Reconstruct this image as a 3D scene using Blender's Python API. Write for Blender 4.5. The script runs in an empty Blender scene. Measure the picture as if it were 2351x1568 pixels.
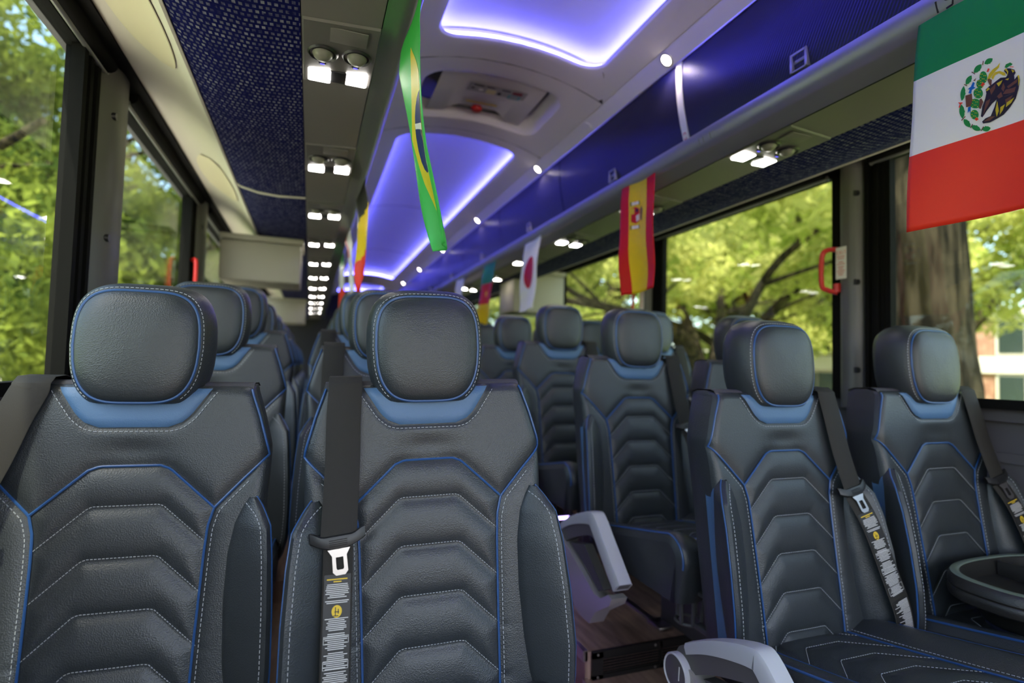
import bpy, bmesh, math, random
import numpy as np
from mathutils import Vector, Matrix
random.seed(7)
rng = np.random.default_rng(11)
scene = bpy.context.scene
COL = scene.collection

# ------------------------------------------------------------------ camera
# metres; x to the right of the bus, y towards its rear, z up; the camera is the origin
YAW, PIT, ROL, FPX = .3523, .0475, .0261, 1254.47
fw = Vector((math.sin(YAW)*math.cos(PIT), math.cos(YAW)*math.cos(PIT), math.sin(PIT)))
r0 = Vector((math.cos(YAW), -math.sin(YAW), 0)); u0 = r0.cross(fw)
rt = r0*math.cos(ROL)+u0*math.sin(ROL); up = u0*math.cos(ROL)-r0*math.sin(ROL)
cd = bpy.data.cameras.new('camera'); cam = bpy.data.objects.new('camera', cd); COL.objects.link(cam)
cd.sensor_fit = 'HORIZONTAL'; cd.sensor_width = 36; cd.lens = 36*FPX/2351
cd.clip_start = .02; cd.clip_end = 400
cam.matrix_world = Matrix(((rt.x, up.x, -fw.x, 0), (rt.y, up.y, -fw.y, 0), (rt.z, up.z, -fw.z, 0), (0, 0, 0, 1)))
cd.dof.use_dof = True; cd.dof.focus_distance = 1.13; cd.dof.aperture_fstop = 1.75
scene.camera = cam

# ------------------------------------------------------------------ sky, sun, exposure
scene.view_settings.view_transform = 'Standard'
scene.view_settings.look = 'None'
scene.view_settings.gamma = 1
scene.view_settings.use_curve_mapping = False
scene.view_settings.exposure = 1.0
w = bpy.data.worlds.new('sky'); scene.world = w; w.use_nodes = True
nt = w.node_tree; nt.nodes.clear()
wo = nt.nodes.new('ShaderNodeOutputWorld'); bg = nt.nodes.new('ShaderNodeBackground'); sk = nt.nodes.new('ShaderNodeTexSky')
sk.sky_type = 'NISHITA'; sk.sun_disc = False; sk.sun_elevation = math.radians(58); sk.sun_rotation = math.radians(200)
sk.air_density = 1.0; sk.dust_density = 3.0; sk.ozone_density = 1.0
bg.inputs['Strength'].default_value = .55
nt.links.new(sk.outputs[0], bg.inputs[0]); nt.links.new(bg.outputs[0], wo.inputs[0])
sd = bpy.data.lights.new('sun', 'SUN'); sd.energy = 6.0; sd.angle = math.radians(1.0); sd.color = (1, .93, .8)
sun = bpy.data.objects.new('sun', sd); COL.objects.link(sun)
sun.rotation_euler = Vector((.25, .75, -1.25)).to_track_quat('-Z', 'Y').to_euler()

# ------------------------------------------------------------------ materials
MATS = {}
def mat(name, col, rough=.5, metal=0, spec=.5, bump=None, emit=None, coat=0, sheen=0):
    m = bpy.data.materials.new(name); m.use_nodes = True; MATS[name] = m
    n = m.node_tree; b = n.nodes['Principled BSDF']
    b.inputs['Base Color'].default_value = (*col, 1); b.inputs['Roughness'].default_value = rough
    b.inputs['Metallic'].default_value = metal; b.inputs['Specular IOR Level'].default_value = spec
    if coat: b.inputs['Coat Weight'].default_value = coat; b.inputs['Coat Roughness'].default_value = .15
    if emit:
        b.inputs['Emission Color'].default_value = (*emit[:3], 1); b.inputs['Emission Strength'].default_value = emit[3]
    if bump:                                   # (kind, scale, strength)
        kind, sc, st = bump
        tc = n.nodes.new('ShaderNodeTexCoord'); bp = n.nodes.new('ShaderNodeBump')
        if kind == 'voronoi':
            t = n.nodes.new('ShaderNodeTexVoronoi'); t.inputs['Scale'].default_value = sc; out = t.outputs['Distance']
        else:
            t = n.nodes.new('ShaderNodeTexNoise'); t.inputs['Scale'].default_value = sc; t.inputs['Detail'].default_value = 4; out = t.outputs[0]
        n.links.new(tc.outputs['Object'], t.inputs['Vector'])
        bp.inputs['Strength'].default_value = st; bp.inputs['Distance'].default_value = .002
        n.links.new(out, bp.inputs['Height']); n.links.new(bp.outputs[0], b.inputs['Normal'])
    return m
def noise_col(m, c1, c2, scale, detail=3, vec=(1, 1, 1), p1=.35, p2=.65):
    n = m.node_tree; b = n.nodes['Principled BSDF']
    tc = n.nodes.new('ShaderNodeTexCoord'); mp = n.nodes.new('ShaderNodeMapping'); t = n.nodes.new('ShaderNodeTexNoise'); r = n.nodes.new('ShaderNodeValToRGB')
    mp.inputs['Scale'].default_value = vec; t.inputs['Scale'].default_value = scale; t.inputs['Detail'].default_value = detail
    r.color_ramp.elements[0].position = p1; r.color_ramp.elements[1].position = p2
    r.color_ramp.elements[0].color = (*c1, 1); r.color_ramp.elements[1].color = (*c2, 1)
    n.links.new(tc.outputs['Object'], mp.inputs[0]); n.links.new(mp.outputs[0], t.inputs['Vector']); n.links.new(t.outputs[0], r.inputs[0]); n.links.new(r.outputs[0], b.inputs['Base Color'])
    return m

mat('leather', (.0275, .032, .0355), .37, bump=('voronoi', 420, .22), spec=.5)
mat('leather_blue', (.06, .13, .245), .45, bump=('voronoi', 420, .15))
mat('piping_blue', (.022, .075, .22), .35)
mat('fabric_top', (.055, .053, .06), .8, bump=('noise', 600, .3))
mat('thread', (.36, .38, .40), .6)
mat('webbing', (.026, .024, .021), .7, spec=.2, bump=('noise', 900, .3))
mat('black_plastic', (.012, .012, .013), .4)
mat('black_rubber', (.006, .006, .006), .8, spec=.1)
mat('black_frame', (.005, .0048, .0042), .8, spec=.1)
mat('steel', (.42, .39, .38), .33, 1)
mat('label_black', (.014, .013, .012), .5)
mat('print_white', (.55, .54, .52), .6)
mat('print_yellow', (.65, .44, .02), .6)
mat('arm_grey', (.42, .43, .45), .35)
mat('arm_dark', (.085, .083, .08), .45)
mat('arm_panel', (.36, .35, .33), .3, .3)
mat('cover_cream', (.60, .53, .38), .5)
mat('cabinet_beige', (.30, .27, .215), .55)
mat('panel_cream', (.56, .52, .43), .55)
mat('panel_grey', (.24, .23, .21), .5)
mat('rail_grey', (.22, .22, .215), .3, .5)
mat('strip_grey', (.145, .133, .125), .5)
mat('module_grey', (.112, .105, .098), .45)
mat('knob_beige', (.17, .16, .135), .45)
mat('ceiling_white', (.66, .62, .65), .45)
mat('light_panel', (.80, .80, .82), .35)
mat('lip_metal', (.34, .32, .45), .33, .6)
mat('pillar_grey', (.095, .092, .085), .45)
mat('wall_grey', (.085, .08, .09), .6)
mat('dark', (.006, .006, .008), .8)
mat('red_plastic', (.62, .02, .015), .35)
mat('white_sticker', (.75, .72, .68), .5)
mat('red_print', (.62, .12, .09), .6)
mat('magenta_print', (.55, .05, .18), .6)
mat('aluminium', (.60, .58, .56), .3, 1)
mat('grille', (.012, .011, .010), .45)
mat('lens_white', (.9, .9, .9), .3, emit=(1, .95, .88, 14))
mat('downlight', (.9, .9, .9), .3, emit=(1, .88, .76, 16))
mat('led_blue', (.3, .3, .8), .4, emit=(.12, .12, 1.0, 13))
mat('led_floor', (.3, .3, .8), .4, emit=(.25, .12, 1.0, 2.5))
mat('led_step', (.3, .3, .8), .4, emit=(.45, .3, 1.0, 6))
mat('led_dot', (.1, .1, .4), .4, emit=(.12, .1, 1.0, .8))
mat('tray_black', (.016, .015, .014), .42, bump=('noise', 300, .3))
mat('tray_top', (.11, .14, .115), .45)
mat('navy_cloth', (.012, .012, .035), .8, bump=('noise', 60, .6))
mat('holder_grey', (.06, .06, .06), .5)
for nme, c in {'flag_green': (.0, .30, .055), 'flag_white': (.92, .89, .89), 'flag_red': (.92, .05, .02), 'flag_crimson': (.72, .003, .004), 'flag_yellow': (.86, .62, .005),
               'flag_black': (.010, .009, .008), 'brazil_green': (.07, .58, .12), 'brazil_yellow': (.90, .68, .03), 'brazil_blue': (.01, .035, .18), 'cam_green': (.0, .32, .10),
               'emblem_brown': (.20, .075, .04), 'emblem_dark': (.022, .014, .03), 'emblem_gold': (.75, .58, .02), 'emblem_blue': (.0, .16, .62), 'emblem_leaf': (.01, .30, .06)}.items():
    m = mat(nme, c, .45, bump=('noise', 900, .15))
    n = m.node_tree; b = n.nodes['Principled BSDF']; tr = n.nodes.new('ShaderNodeBsdfTranslucent'); mx = n.nodes.new('ShaderNodeMixShader')
    tr.inputs[0].default_value = (*c, 1); mx.inputs[0].default_value = .3
    n.links.new(b.outputs[0], mx.inputs[1]); n.links.new(tr.outputs[0], mx.inputs[2]); n.links.new(mx.outputs[0], n.nodes['Material Output'].inputs[0])
# bin doors: dark ribbed metallic blue-grey
m = mat('bin_door', (.045, .042, .105), .32, .8)
n = m.node_tree; b = n.nodes['Principled BSDF']; tc = n.nodes.new('ShaderNodeTexCoord'); wv = n.nodes.new('ShaderNodeTexWave'); bp = n.nodes.new('ShaderNodeBump')
wv.wave_type = 'BANDS'; wv.bands_direction = 'DIAGONAL'; wv.inputs['Scale'].default_value = 60; bp.inputs['Strength'].default_value = .25; bp.inputs['Distance'].default_value = .002
n.links.new(tc.outputs['Object'], wv.inputs['Vector']); n.links.new(wv.outputs[1], bp.inputs['Height']); n.links.new(bp.outputs[0], b.inputs['Normal'])
# navy fabric with woven light dashes
m = mat('rack_fabric', (.012, .013, .05), .9, spec=.05)
n = m.node_tree; b = n.nodes['Principled BSDF']
tc = n.nodes.new('ShaderNodeTexCoord'); mp = n.nodes.new('ShaderNodeMapping'); bk = n.nodes.new('ShaderNodeTexBrick'); nz = n.nodes.new('ShaderNodeTexNoise'); mu = n.nodes.new('ShaderNodeMath'); rp = n.nodes.new('ShaderNodeValToRGB'); mx = n.nodes.new('ShaderNodeMix')
mp.inputs['Scale'].default_value = (80, 56, 1)
bk.offset = .35; bk.inputs['Scale'].default_value = 1.0; bk.inputs['Brick Width'].default_value = 1.0; bk.inputs['Row Height'].default_value = 1.0; bk.inputs['Mortar Size'].default_value = .26; bk.inputs['Mortar Smooth'].default_value = .3
bk.inputs['Color1'].default_value = (1, 1, 1, 1); bk.inputs['Color2'].default_value = (.35, .35, .35, 1); bk.inputs['Mortar'].default_value = (0, 0, 0, 1)
nz.inputs['Scale'].default_value = 45; rp.color_ramp.elements[0].position = .30; rp.color_ramp.elements[1].position = .62
mu.operation = 'MULTIPLY'; mx.data_type = 'RGBA'
mx.inputs[6].default_value = (.004, .005, .055, 1); mx.inputs[7].default_value = (.19, .19, .23, 1)
n.links.new(tc.outputs['Object'], mp.inputs[0]); n.links.new(mp.outputs[0], bk.inputs['Vector']); n.links.new(tc.outputs['Object'], nz.inputs['Vector'])
n.links.new(nz.outputs[0], rp.inputs[0]); n.links.new(bk.outputs[0], mu.inputs[0]); n.links.new(rp.outputs[0], mu.inputs[1]); n.links.new(mu.outputs[0], mx.inputs[0]); n.links.new(mx.outputs[2], b.inputs['Base Color'])
# wood-look vinyl floor
m = noise_col(mat('wood_floor', (.15, .09, .06), .35), (.28, .18, .135), (.48, .32, .24), 6, 5, (9, 1, 1))
noise_col(mat('bark', (.10, .08, .055), .95, spec=.1, bump=('noise', 14, 1.0)), (.010, .008, .005), (.065, .050, .030), 4, 8, (3, 3, .5), .40, .62)
noise_col(mat('grass', (.12, .2, .03), .9), (.10, .18, .03), (.28, .36, .07), .7, 4)
mat('paving', (.55, .50, .44), .9)
noise_col(mat('brick', (.35, .17, .11), .9), (.28, .13, .085), (.44, .24, .16), 3, 4)
mat('stone_cream', (.70, .64, .54), .8)
mat('window_dark', (.03, .045, .04), .15)
def leaf_mat(name, c1, c2):
    m = bpy.data.materials.new(name); m.use_nodes = True; MATS[name] = m; n = m.node_tree; n.nodes.clear()
    o = n.nodes.new('ShaderNodeOutputMaterial'); d = n.nodes.new('ShaderNodeBsdfDiffuse'); t = n.nodes.new('ShaderNodeBsdfTranslucent'); mx = n.nodes.new('ShaderNodeMixShader')
    tc = n.nodes.new('ShaderNodeTexCoord'); nz = n.nodes.new('ShaderNodeTexNoise'); r = n.nodes.new('ShaderNodeValToRGB')
    nz.inputs['Scale'].default_value = .9; nz.inputs['Detail'].default_value = 5
    r.color_ramp.elements[0].position = .38; r.color_ramp.elements[1].position = .62
    r.color_ramp.elements[0].color = (*c1, 1); r.color_ramp.elements[1].color = (*c2, 1)
    n.links.new(tc.outputs['Object'], nz.inputs['Vector']); n.links.new(nz.outputs[0], r.inputs[0])
    n.links.new(r.outputs[0], d.inputs[0]); n.links.new(r.outputs[0], t.inputs[0]); mx.inputs[0].default_value = .5
    n.links.new(d.outputs[0], mx.inputs[1]); n.links.new(t.outputs[0], mx.inputs[2]); n.links.new(mx.outputs[0], o.inputs[0])
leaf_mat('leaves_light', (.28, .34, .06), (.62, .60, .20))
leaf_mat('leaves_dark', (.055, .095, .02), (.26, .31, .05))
m = bpy.data.materials.new('glass'); m.use_nodes = True; MATS['glass'] = m; n = m.node_tree; n.nodes.clear()
o = n.nodes.new('ShaderNodeOutputMaterial'); t = n.nodes.new('ShaderNodeBsdfTransparent'); g = n.nodes.new('ShaderNodeBsdfGlossy'); mx = n.nodes.new('ShaderNodeMixShader'); lw = n.nodes.new('ShaderNodeLayerWeight'); pw = n.nodes.new('ShaderNodeMath'); ma = n.nodes.new('ShaderNodeMath')
t.inputs[0].default_value = (.86, .90, .86, 1); g.inputs['Roughness'].default_value = .02; lw.inputs[0].default_value = .5; pw.operation = 'POWER'; pw.inputs[1].default_value = 5; ma.operation = 'MULTIPLY_ADD'; ma.inputs[1].default_value = .9; ma.inputs[2].default_value = .03
n.links.new(lw.outputs[1], pw.inputs[0]); n.links.new(pw.outputs[0], ma.inputs[0]); n.links.new(ma.outputs[0], mx.inputs[0]); n.links.new(t.outputs[0], mx.inputs[1]); n.links.new(g.outputs[0], mx.inputs[2]); n.links.new(mx.outputs[0], o.inputs[0])

# ------------------------------------------------------------------ mesh helpers
class MB:
    def __init__(self): self.v = []; self.f = []; self.m = []
    def add(self, vs, fs, mi=0):
        o = len(self.v); self.v += [tuple(map(float, p)) for p in vs]
        self.f += [tuple(i+o for i in f) for f in fs]; self.m += [mi]*len(fs)
    def box(self, x0, x1, y0, y1, z0, z1, mi=0, bev=0):
        if bev:
            bm = bmesh.new(); bmesh.ops.create_cube(bm, size=1)
            for vv in bm.verts: vv.co = ((x0+x1)/2+vv.co.x*(x1-x0), (y0+y1)/2+vv.co.y*(y1-y0), (z0+z1)/2+vv.co.z*(z1-z0))
            bmesh.ops.bevel(bm, geom=bm.edges[:], offset=bev, segments=2, affect='EDGES', profile=.5)
            bm.verts.index_update(); self.add([v.co[:] for v in bm.verts], [[v.index for v in f.verts] for f in bm.faces], mi); bm.free(); return
        self.add([(x0,y0,z0),(x1,y0,z0),(x1,y1,z0),(x0,y1,z0),(x0,y0,z1),(x1,y0,z1),(x1,y1,z1),(x0,y1,z1)],
                 [(0,3,2,1),(4,5,6,7),(0,1,5,4),(1,2,6,5),(2,3,7,6),(3,0,4,7)], mi)
    def tube(self, path, r, n=8, closed=False, mi=0, cap=True):
        P = [Vector(p) for p in path]; N = len(P)
        if N < 2: return
        vs = []; prev = None
        for i in range(N):
            a = P[(i-1) % N] if (closed or i) else P[i]; b = P[(i+1) % N] if (closed or i < N-1) else P[i]
            t = (b-a).normalized() if (b-a).length > 1e-9 else Vector((0, 0, 1))
            if prev is None: prev = t.orthogonal().normalized()
            e = prev-t*prev.dot(t); e = e.normalized() if e.length > 1e-6 else t.orthogonal().normalized(); prev = e; g = t.cross(e)
            rr = r[i] if hasattr(r, '__len__') else r
            vs += [P[i]+e*(rr*math.cos(2*math.pi*k/n))+g*(rr*math.sin(2*math.pi*k/n)) for k in range(n)]
        fs = []
        for i in range(N if closed else N-1):
            j = (i+1) % N
            fs += [(i*n+k, i*n+(k+1) % n, j*n+(k+1) % n, j*n+k) for k in range(n)]
        if cap and not closed: fs += [tuple(range(n))[::-1], tuple((N-1)*n+k for k in range(n))]
        self.add(vs, fs, mi)
    def grid(self, A, mi=0, flip=False, cu=False):
        nu, nv = len(A), len(A[0]); vs = [p for row in A for p in row]; fs = []
        for i in range(nu if cu else nu-1):
            for j in range(nv-1):
                a, b, c, d = i*nv+j, ((i+1) % nu)*nv+j, ((i+1) % nu)*nv+j+1, i*nv+j+1
                fs.append((a, d, c, b) if flip else (a, b, c, d))
        self.add(vs, fs, mi)
    def prism(self, prof, a0, a1, axis='x', mi=0):          # closed 2D profile extruded along an axis
        n = len(prof)
        def P(p, a): return {'x': (a, p[0], p[1]), 'y': (p[0], a, p[1]), 'z': (p[0], p[1], a)}[axis]
        self.add([P(p, a0) for p in prof]+[P(p, a1) for p in prof],
                 [(i, (i+1) % n, n+(i+1) % n, n+i) for i in range(n)]+[tuple(range(n))[::-1], tuple(range(n, 2*n))], mi)
    def lathe(self, prof, c, n=24, axis='z', mi=0):        # (r, h) pairs around an axis
        rows = []
        for k in range(n):
            a = 2*math.pi*k/n
            row = []
            for r, h in prof:
                p = (r*math.cos(a), r*math.sin(a), h)
                p = {'z': p, 'x': (p[2], p[0], p[1]), 'y': (p[0], p[2], p[1])}[axis]
                row.append((c[0]+p[0], c[1]+p[1], c[2]+p[2]))
            rows.append(row)
        self.grid(rows, mi, cu=True)
    def build(self, name, mats, parent=None, smooth=True, loc=None, angle=40):
        me = bpy.data.meshes.new(name); me.from_pydata(self.v, [], self.f)
        for x in ([mats] if isinstance(mats, str) else mats): me.materials.append(MATS[x])
        me.polygons.foreach_set('material_index', self.m)
        bm = bmesh.new(); bm.from_mesh(me); bmesh.ops.recalc_face_normals(bm, faces=bm.faces[:]); bm.to_mesh(me); bm.free()
        if smooth: me.shade_smooth(); me.set_sharp_from_angle(angle=math.radians(angle))
        o = bpy.data.objects.new(name, me); COL.objects.link(o)
        if parent: o.parent = parent
        if loc is not None: o.location = loc
        return o
def tag(o, label, cat, group=None, kind=None):
    if label: o['label'] = label
    if cat: o['category'] = cat
    if group: o['group'] = group
    if kind: o['kind'] = kind
    return o
def empty(name, loc, label, cat, group=None):
    o = bpy.data.objects.new(name, None); COL.objects.link(o); o.location = loc; o.empty_display_size = .1
    return tag(o, label, cat, group)
def struct(o, label=None):
    o['kind'] = 'structure'
    if label: o['label'] = label
    return o
def copy_tree(o, parent=None, deep=9):
    c = o.copy(); COL.objects.link(c); c.parent = parent
    if deep > 0:
        for ch in [k for k in o.children]: copy_tree(ch, c, deep-1)
    return c
def resample(path, step):
    P = [np.array(p, float) for p in path]; out = []; carry = 0.
    for a, b in zip(P[:-1], P[1:]):
        L = np.linalg.norm(b-a)
        if L < 1e-9: continue
        s = carry
        while s < L: out.append(a+(b-a)*(s/L)); s += step
        carry = s-L
    out.append(P[-1]); return out
def dashes(mb, path, dl=.0055, gap=.0028, r=.0009, mi=0):
    pts = resample(path, (dl+gap))
    for a, b in zip(pts[:-1], pts[1:]):
        d = b-a; L = np.linalg.norm(d)
        if L < 1e-6: continue
        mb.tube([a, a+d*min(1, dl/L)], r, 4, mi=mi)
def smooth_path(pts, n=8):
    P = [Vector(p) for p in pts]; out = []
    for i in range(len(P)-1):
        p0 = P[max(i-1, 0)]; p1 = P[i]; p2 = P[i+1]; p3 = P[min(i+2, len(P)-1)]
        for k in range(n):
            t = k/n
            out.append(.5*((2*p1)+(p2-p0)*t+(2*p0-5*p1+4*p2-p3)*t*t+(3*p1-p0-3*p2+p3)*t**3))
    out.append(P[-1]); return out
def sstep(a, b, x):
    t = np.clip((x-a)/(b-a), 0, 1); return t*t*(3-2*t)

# ------------------------------------------------------------------ dimensions
C = .702                                    # bus centre line
PL = [-1.03, -.942, -.859, -.858]           # platform heights of rows 1, 2, 3, 4+
AISLE = -1.08
Y0, Y1 = -2.3, 9.7
XL, XR = C-1.312, C+1.312

# ------------------------------------------------------------------ the setting
def sym(profile_fn):
    for s in (-1, 1): profile_fn(s, 'left' if s < 0 else 'right')
def strip(name, prof, y0, y1, mats, s, thick=0.008, n=None):
    """open profile of (l, z) from the centre line, extruded along the bus, with thickness added upwards"""
    mb = MB(); ys = [y0, y1]
    top = [(l, z+thick) for l, z in prof][::-1]
    ring = list(prof)+top
    mb.prism([(C+s*l, z) for l, z in ring], y0, y1, 'y')
    return mb.build(name, mats)
mb = MB(); mb.box(XL-.1, XR+.1, Y0, Y1, AISLE-.06, AISLE); struct(mb.build('floor', 'wood_floor', smooth=False))
edgesY = [Y0, 1.66, 2.36, 3.06, Y1]
for side, (x0, x1) in {'left': (XL-.07, .52), 'right': (.90, XR+.07)}.items():
    mb = MB()
    for k in range(4): mb.box(x0, x1, edgesY[k], edgesY[k+1], AISLE, PL[k])
    struct(mb.build('floor_'+side, 'wood_floor', smooth=False))
    xe = x1 if side == 'left' else x0
    mb = MB()
    for k in range(4): mb.box(xe-.009, xe+.009, edgesY[k], edgesY[k+1], PL[k]-.03, PL[k]+.004)
    struct(mb.build('trim_platform_'+side, 'aluminium', smooth=False))
# walls: lower panel, header above the windows
PIL_L = [(1.735+1.4*k, 2.045+1.4*k) for k in range(-3, 6)]
PIL_R = [(1.427+1.4*k, 1.625+1.4*k) for k in range(-3, 6)]
SILL, HEAD = -.06, .835
for side, X, s in (('left', XL, -1), ('right', XR, 1)):
    mb = MB(); mb.box(min(X+s*.07, X+s*.11), max(X+s*.07, X+s*.11), Y0, Y1, AISLE, SILL-.035)
    mb.box(min(X+s*.036, X+s*.1), max(X+s*.036, X+s*.1), Y0, Y1, SILL-.07, SILL-.03)
    mb.box(min(X+s*.055, X+s*.08), max(X+s*.055, X+s*.08), Y0, Y1, SILL-.20, SILL-.17)
    mb.box(min(X, X+s*.06), max(X, X+s*.06), Y0, Y1, HEAD+.005, 1.25)
    struct(mb.build('wall_'+side, 'wall_grey', smooth=False))
    mb = MB(); mb.box(min(X-s*.006, X+s*.03), max(X-s*.006, X+s*.03), Y0, Y1, SILL-.03, SILL)
    mb.box(min(X-s*.006, X+s*.03), max(X-s*.006, X+s*.03), Y0, Y1, HEAD-.012, HEAD+.012)
    struct(mb.build('trim_gasket_'+side, 'black_rubber', smooth=False))
mb = MB(); mb.box(XL, XR, Y1, Y1+.05, AISLE, 1.3); struct(mb.build('wall_rear', 'dark', smooth=False))
# front bulkhead with the windscreen opening
mb = MB(); mb.box(XL, XR, Y0-.05, Y0, AISLE, -.35); mb.box(XL, XR, Y0-.05, Y0, 1.05, 1.3)
struct(mb.build('wall_front', 'wall_grey', smooth=False))
# pillars and windows
wn = 0
for side, X, s, PIL in (('left', XL, -1, PIL_L), ('right', XR, 1, PIL_R)):
    for k, (a, b) in enumerate(PIL):
        last = k == len(PIL)-1
        nxt = Y1 if last else PIL[k+1][0]
        wn += 1
        mb = MB(); mb.box(X+s*.012-.003, X+s*.012+.003, b-.01, nxt+.01, SILL-.01, HEAD+.01)
        g = struct(mb.build('window_%d' % wn, 'glass', smooth=False))
        mb = MB()
        for ya, yb in ((b-.004, b+.022), (nxt-.022, nxt+.004)):
            mb.box(X-.01, X+.02, ya, yb, SILL, HEAD)
        mb.build('window_frame', 'black_frame', g, smooth=False)
        if a < 0 or a > 8: continue
        p = MB(); q = MB()
        if side == 'left':
            gr, bl = (a+.10, b), (a, a+.10)
        else:
            gr, bl = (a+.075, b-.02), (a, a+.075)
        # rounded grey post
        pr = []
        for i in range(13):
            t = i/12; yy = gr[0]+(gr[1]-gr[0])*t; dx = .05*(1-abs(2*t-1)**3)
            pr.append((X-s*dx, yy))
        pr += [(X+s*.03, gr[1]), (X+s*.03, gr[0])]
        p.prism(pr, SILL-.06, HEAD+.03, 'z')
        root = struct(p.build('pillar_%s' % side, 'pillar_grey'))
        for i in range(4):
            d = (bl[1]-bl[0])/4
            q.box(min(X-s*(.012+.008*(i % 2)), X+s*.03), max(X-s*(.012+.008*(i % 2)), X+s*.03), bl[0]+d*i, bl[0]+d*(i+1)-.004, SILL-.02, HEAD)
        if side == 'right': q.box(X-.014, X+.03, b-.02, b, SILL-.02, HEAD)
        q.build('seal_strip', 'black_frame', root, smooth=False)
        c = MB()
        yc = gr[0]+.05 if side == 'left' else gr[0]+.02
        for zz in ((.705, .345) if side == 'left' else (.718, .367, .025)):
            c.lathe([(0, -s*.004), (.011, -s*.004), (.013, s*.01)], (X-s*(.050*(1-abs(2*(yc-gr[0])/(gr[1]-gr[0])-1)**3)), yc, zz), 14, 'x')
        c.build('screw_cap', 'black_plastic', root)
# overhead profile on each side
def overhead(s, side):
    rail = [(.50, .803), (.506, .78), (.518, .757), (.530, .750), (.556, .744), (.584, .731)]
    struct(strip('trim_rail_'+side, rail, Y0, Y1, 'rail_grey' if s < 0 else 'lip_metal', s, .010))
    ridge = MB(); ridge.prism([(C+s*.584, .7335), (C+s*.5865, .7285), (C+s*.589, .7335)], Y0, Y1, 'y')
    struct(ridge.build('trim_seam_'+side, 'black_plastic'))
    struct(strip('trim_service_'+side, [(.587, .729), (.66, .7245), (.749, .7185)], Y0, Y1, 'strip_grey', s, .010))
    struct(strip('trim_fabric_'+side, [(.751, .7175), (.86, .712), (.94, .718), (1.005, .734), (1.020, .742)], Y0, Y1, 'rack_fabric', s, .010))
    struct(strip('trim_edge_'+side, [(1.020, .738), (1.026, .736), (1.036, .744), (1.040, .752)], Y0, Y1, 'panel_cream', s, .010))
    struct(strip('trim_panel_'+side, [(1.040, .752), (1.09, .802), (1.15, .838), (1.215, .858), (1.232, .858)], Y0, Y1, 'panel_cream', s, .010))
    struct(strip('trim_head_'+side, [(1.232, .850), (1.262, .852), (1.31, .850)], Y0, Y1, 'black_frame', s, .02))
sym(overhead)
# left bin fronts as one continuous face
def doorprof(n=10):
    out = []
    for i in range(n+1):
        t = i/n; out.append((.488+.040*t-.013*math.sin(math.pi*t), 1.098-.288*t))
    return out
mb = MB(); pr = [(C-l, z) for l, z in doorprof()]; mb.prism(pr+[(x-.02, z) for x, z in pr[::-1]], Y0, Y1, 'y'); struct(mb.build('wall_rack_left', 'bin_door'))
# ceiling bays with openings
def zc(l): return 1.222-.36*l*l-.18*abs(l)**3
LC = .43
def rounded(cx, hw, ya, yb, r, n=8, bow=0):
    pts = []
    for (ox, oy, a0) in ((cx+hw-r, yb-r, 0), (cx-hw+r, yb-r, 90), (cx-hw+r, ya+r, 180), (cx+hw-r, ya+r, 270)):
        for k in range(n+1):
            a = math.radians(a0+90*k/n); pts.append((ox+r*math.cos(a), oy+r*math.sin(a)))
    out = []                                   # extra points on the long edges
    for i, p in enumerate(pts):
        q = pts[(i+1) % len(pts)]; L = math.dist(p, q); m = max(1, int(L/.07))
        out += [(p[0]+(q[0]-p[0])*k/m, p[1]+(q[1]-p[1])*k/m) for k in range(m)]
    res = []
    for x, y in out:
        t = (x-cx)/hw
        if y > (ya+yb)/2: y += bow*(1-t*t)*sstep((ya+yb)/2, yb, y)
        else: y -= bow*(1-t*t)*sstep((ya+yb)/2, ya, y)*0.6
        res.append((x, y))
    return res
def outer_pt(p, x0, x1, ya, yb):
    cx, cy = (x0+x1)/2, (ya+yb)/2
    dx, dy = p[0]-cx, p[1]-cy
    return dx, dy
bays = [('near', -2.3, 2.03, -1.2, 1.90, .325, .09), ('hatch', 2.03, 2.70, 2.15, 2.58, .31, .09), ('long', 2.70, 8.2, 2.80, 7.72, .325, .07), ('far', 8.2, 9.7, 8.62, 9.5, .325, .08)]
ceil = MB()
HOLES = {}
for nme, ya, yb, ha, hb, hw, r in bays:
    hole = rounded(C, hw, ha, hb, r, bow=.0)
    HOLES[nme] = hole
    cx, cy = C, (ha+hb)/2
    outer = []
    for x, y in hole:                          # push each hole point out to the bay rectangle
        dx = (x-cx)/hw; dy = (y-cy)/((hb-ha)/2)
        if abs(dx) >= abs(dy): ox = C+LC*np.sign(dx); oy = ya+(yb-ya)*(y-ha)/(hb-ha)
        else: ox = C+LC*dx; oy = yb if dy > 0 else ya
        outer.append((ox, min(max(oy, ya), yb)))
    for qx in (C-LC, C+LC):
        for qy in (ya, yb):
            i_ = min(range(len(hole)), key=lambda i: abs((hole[i][0]-C)/hw-np.sign(qx-C))+abs((hole[i][1]-cy)/((hb-ha)/2)-(1 if qy == yb else -1)))
            outer[i_] = (qx, qy)
    rings = []
    for t in (0, .04, .12, .35, .7, 1):
        rings.append([(h[0]+(o[0]-h[0])*t, h[1]+(o[1]-h[1])*t) for h, o in zip(hole, outer)])
    rows = [[(x, y, zc(x-C)+(.012 if k == 0 else (.003 if k == 1 else 0))) for x, y in ring] for k, ring in enumerate(rings)]
    A = [[row[i] for row in rows] for i in range(len(hole))]
    ceil.grid(A, cu=True)
struct(ceil.build('ceiling', 'ceiling_white', angle=30))
mb = MB()
for yy in (2.03, 2.70, 8.2): mb.tube([(C+l, yy, zc(l)-.0003) for l in np.linspace(-LC, LC, 25)], .0014, 4)
for s in (-1, 1):
    mb.prism([(C+s*.425, 1.149), (C+s*.431, 1.1445), (C+s*.433, 1.150)], Y0, Y1, 'y')
struct(mb.build('trim_ceiling_joint', 'black_plastic'))
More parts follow.
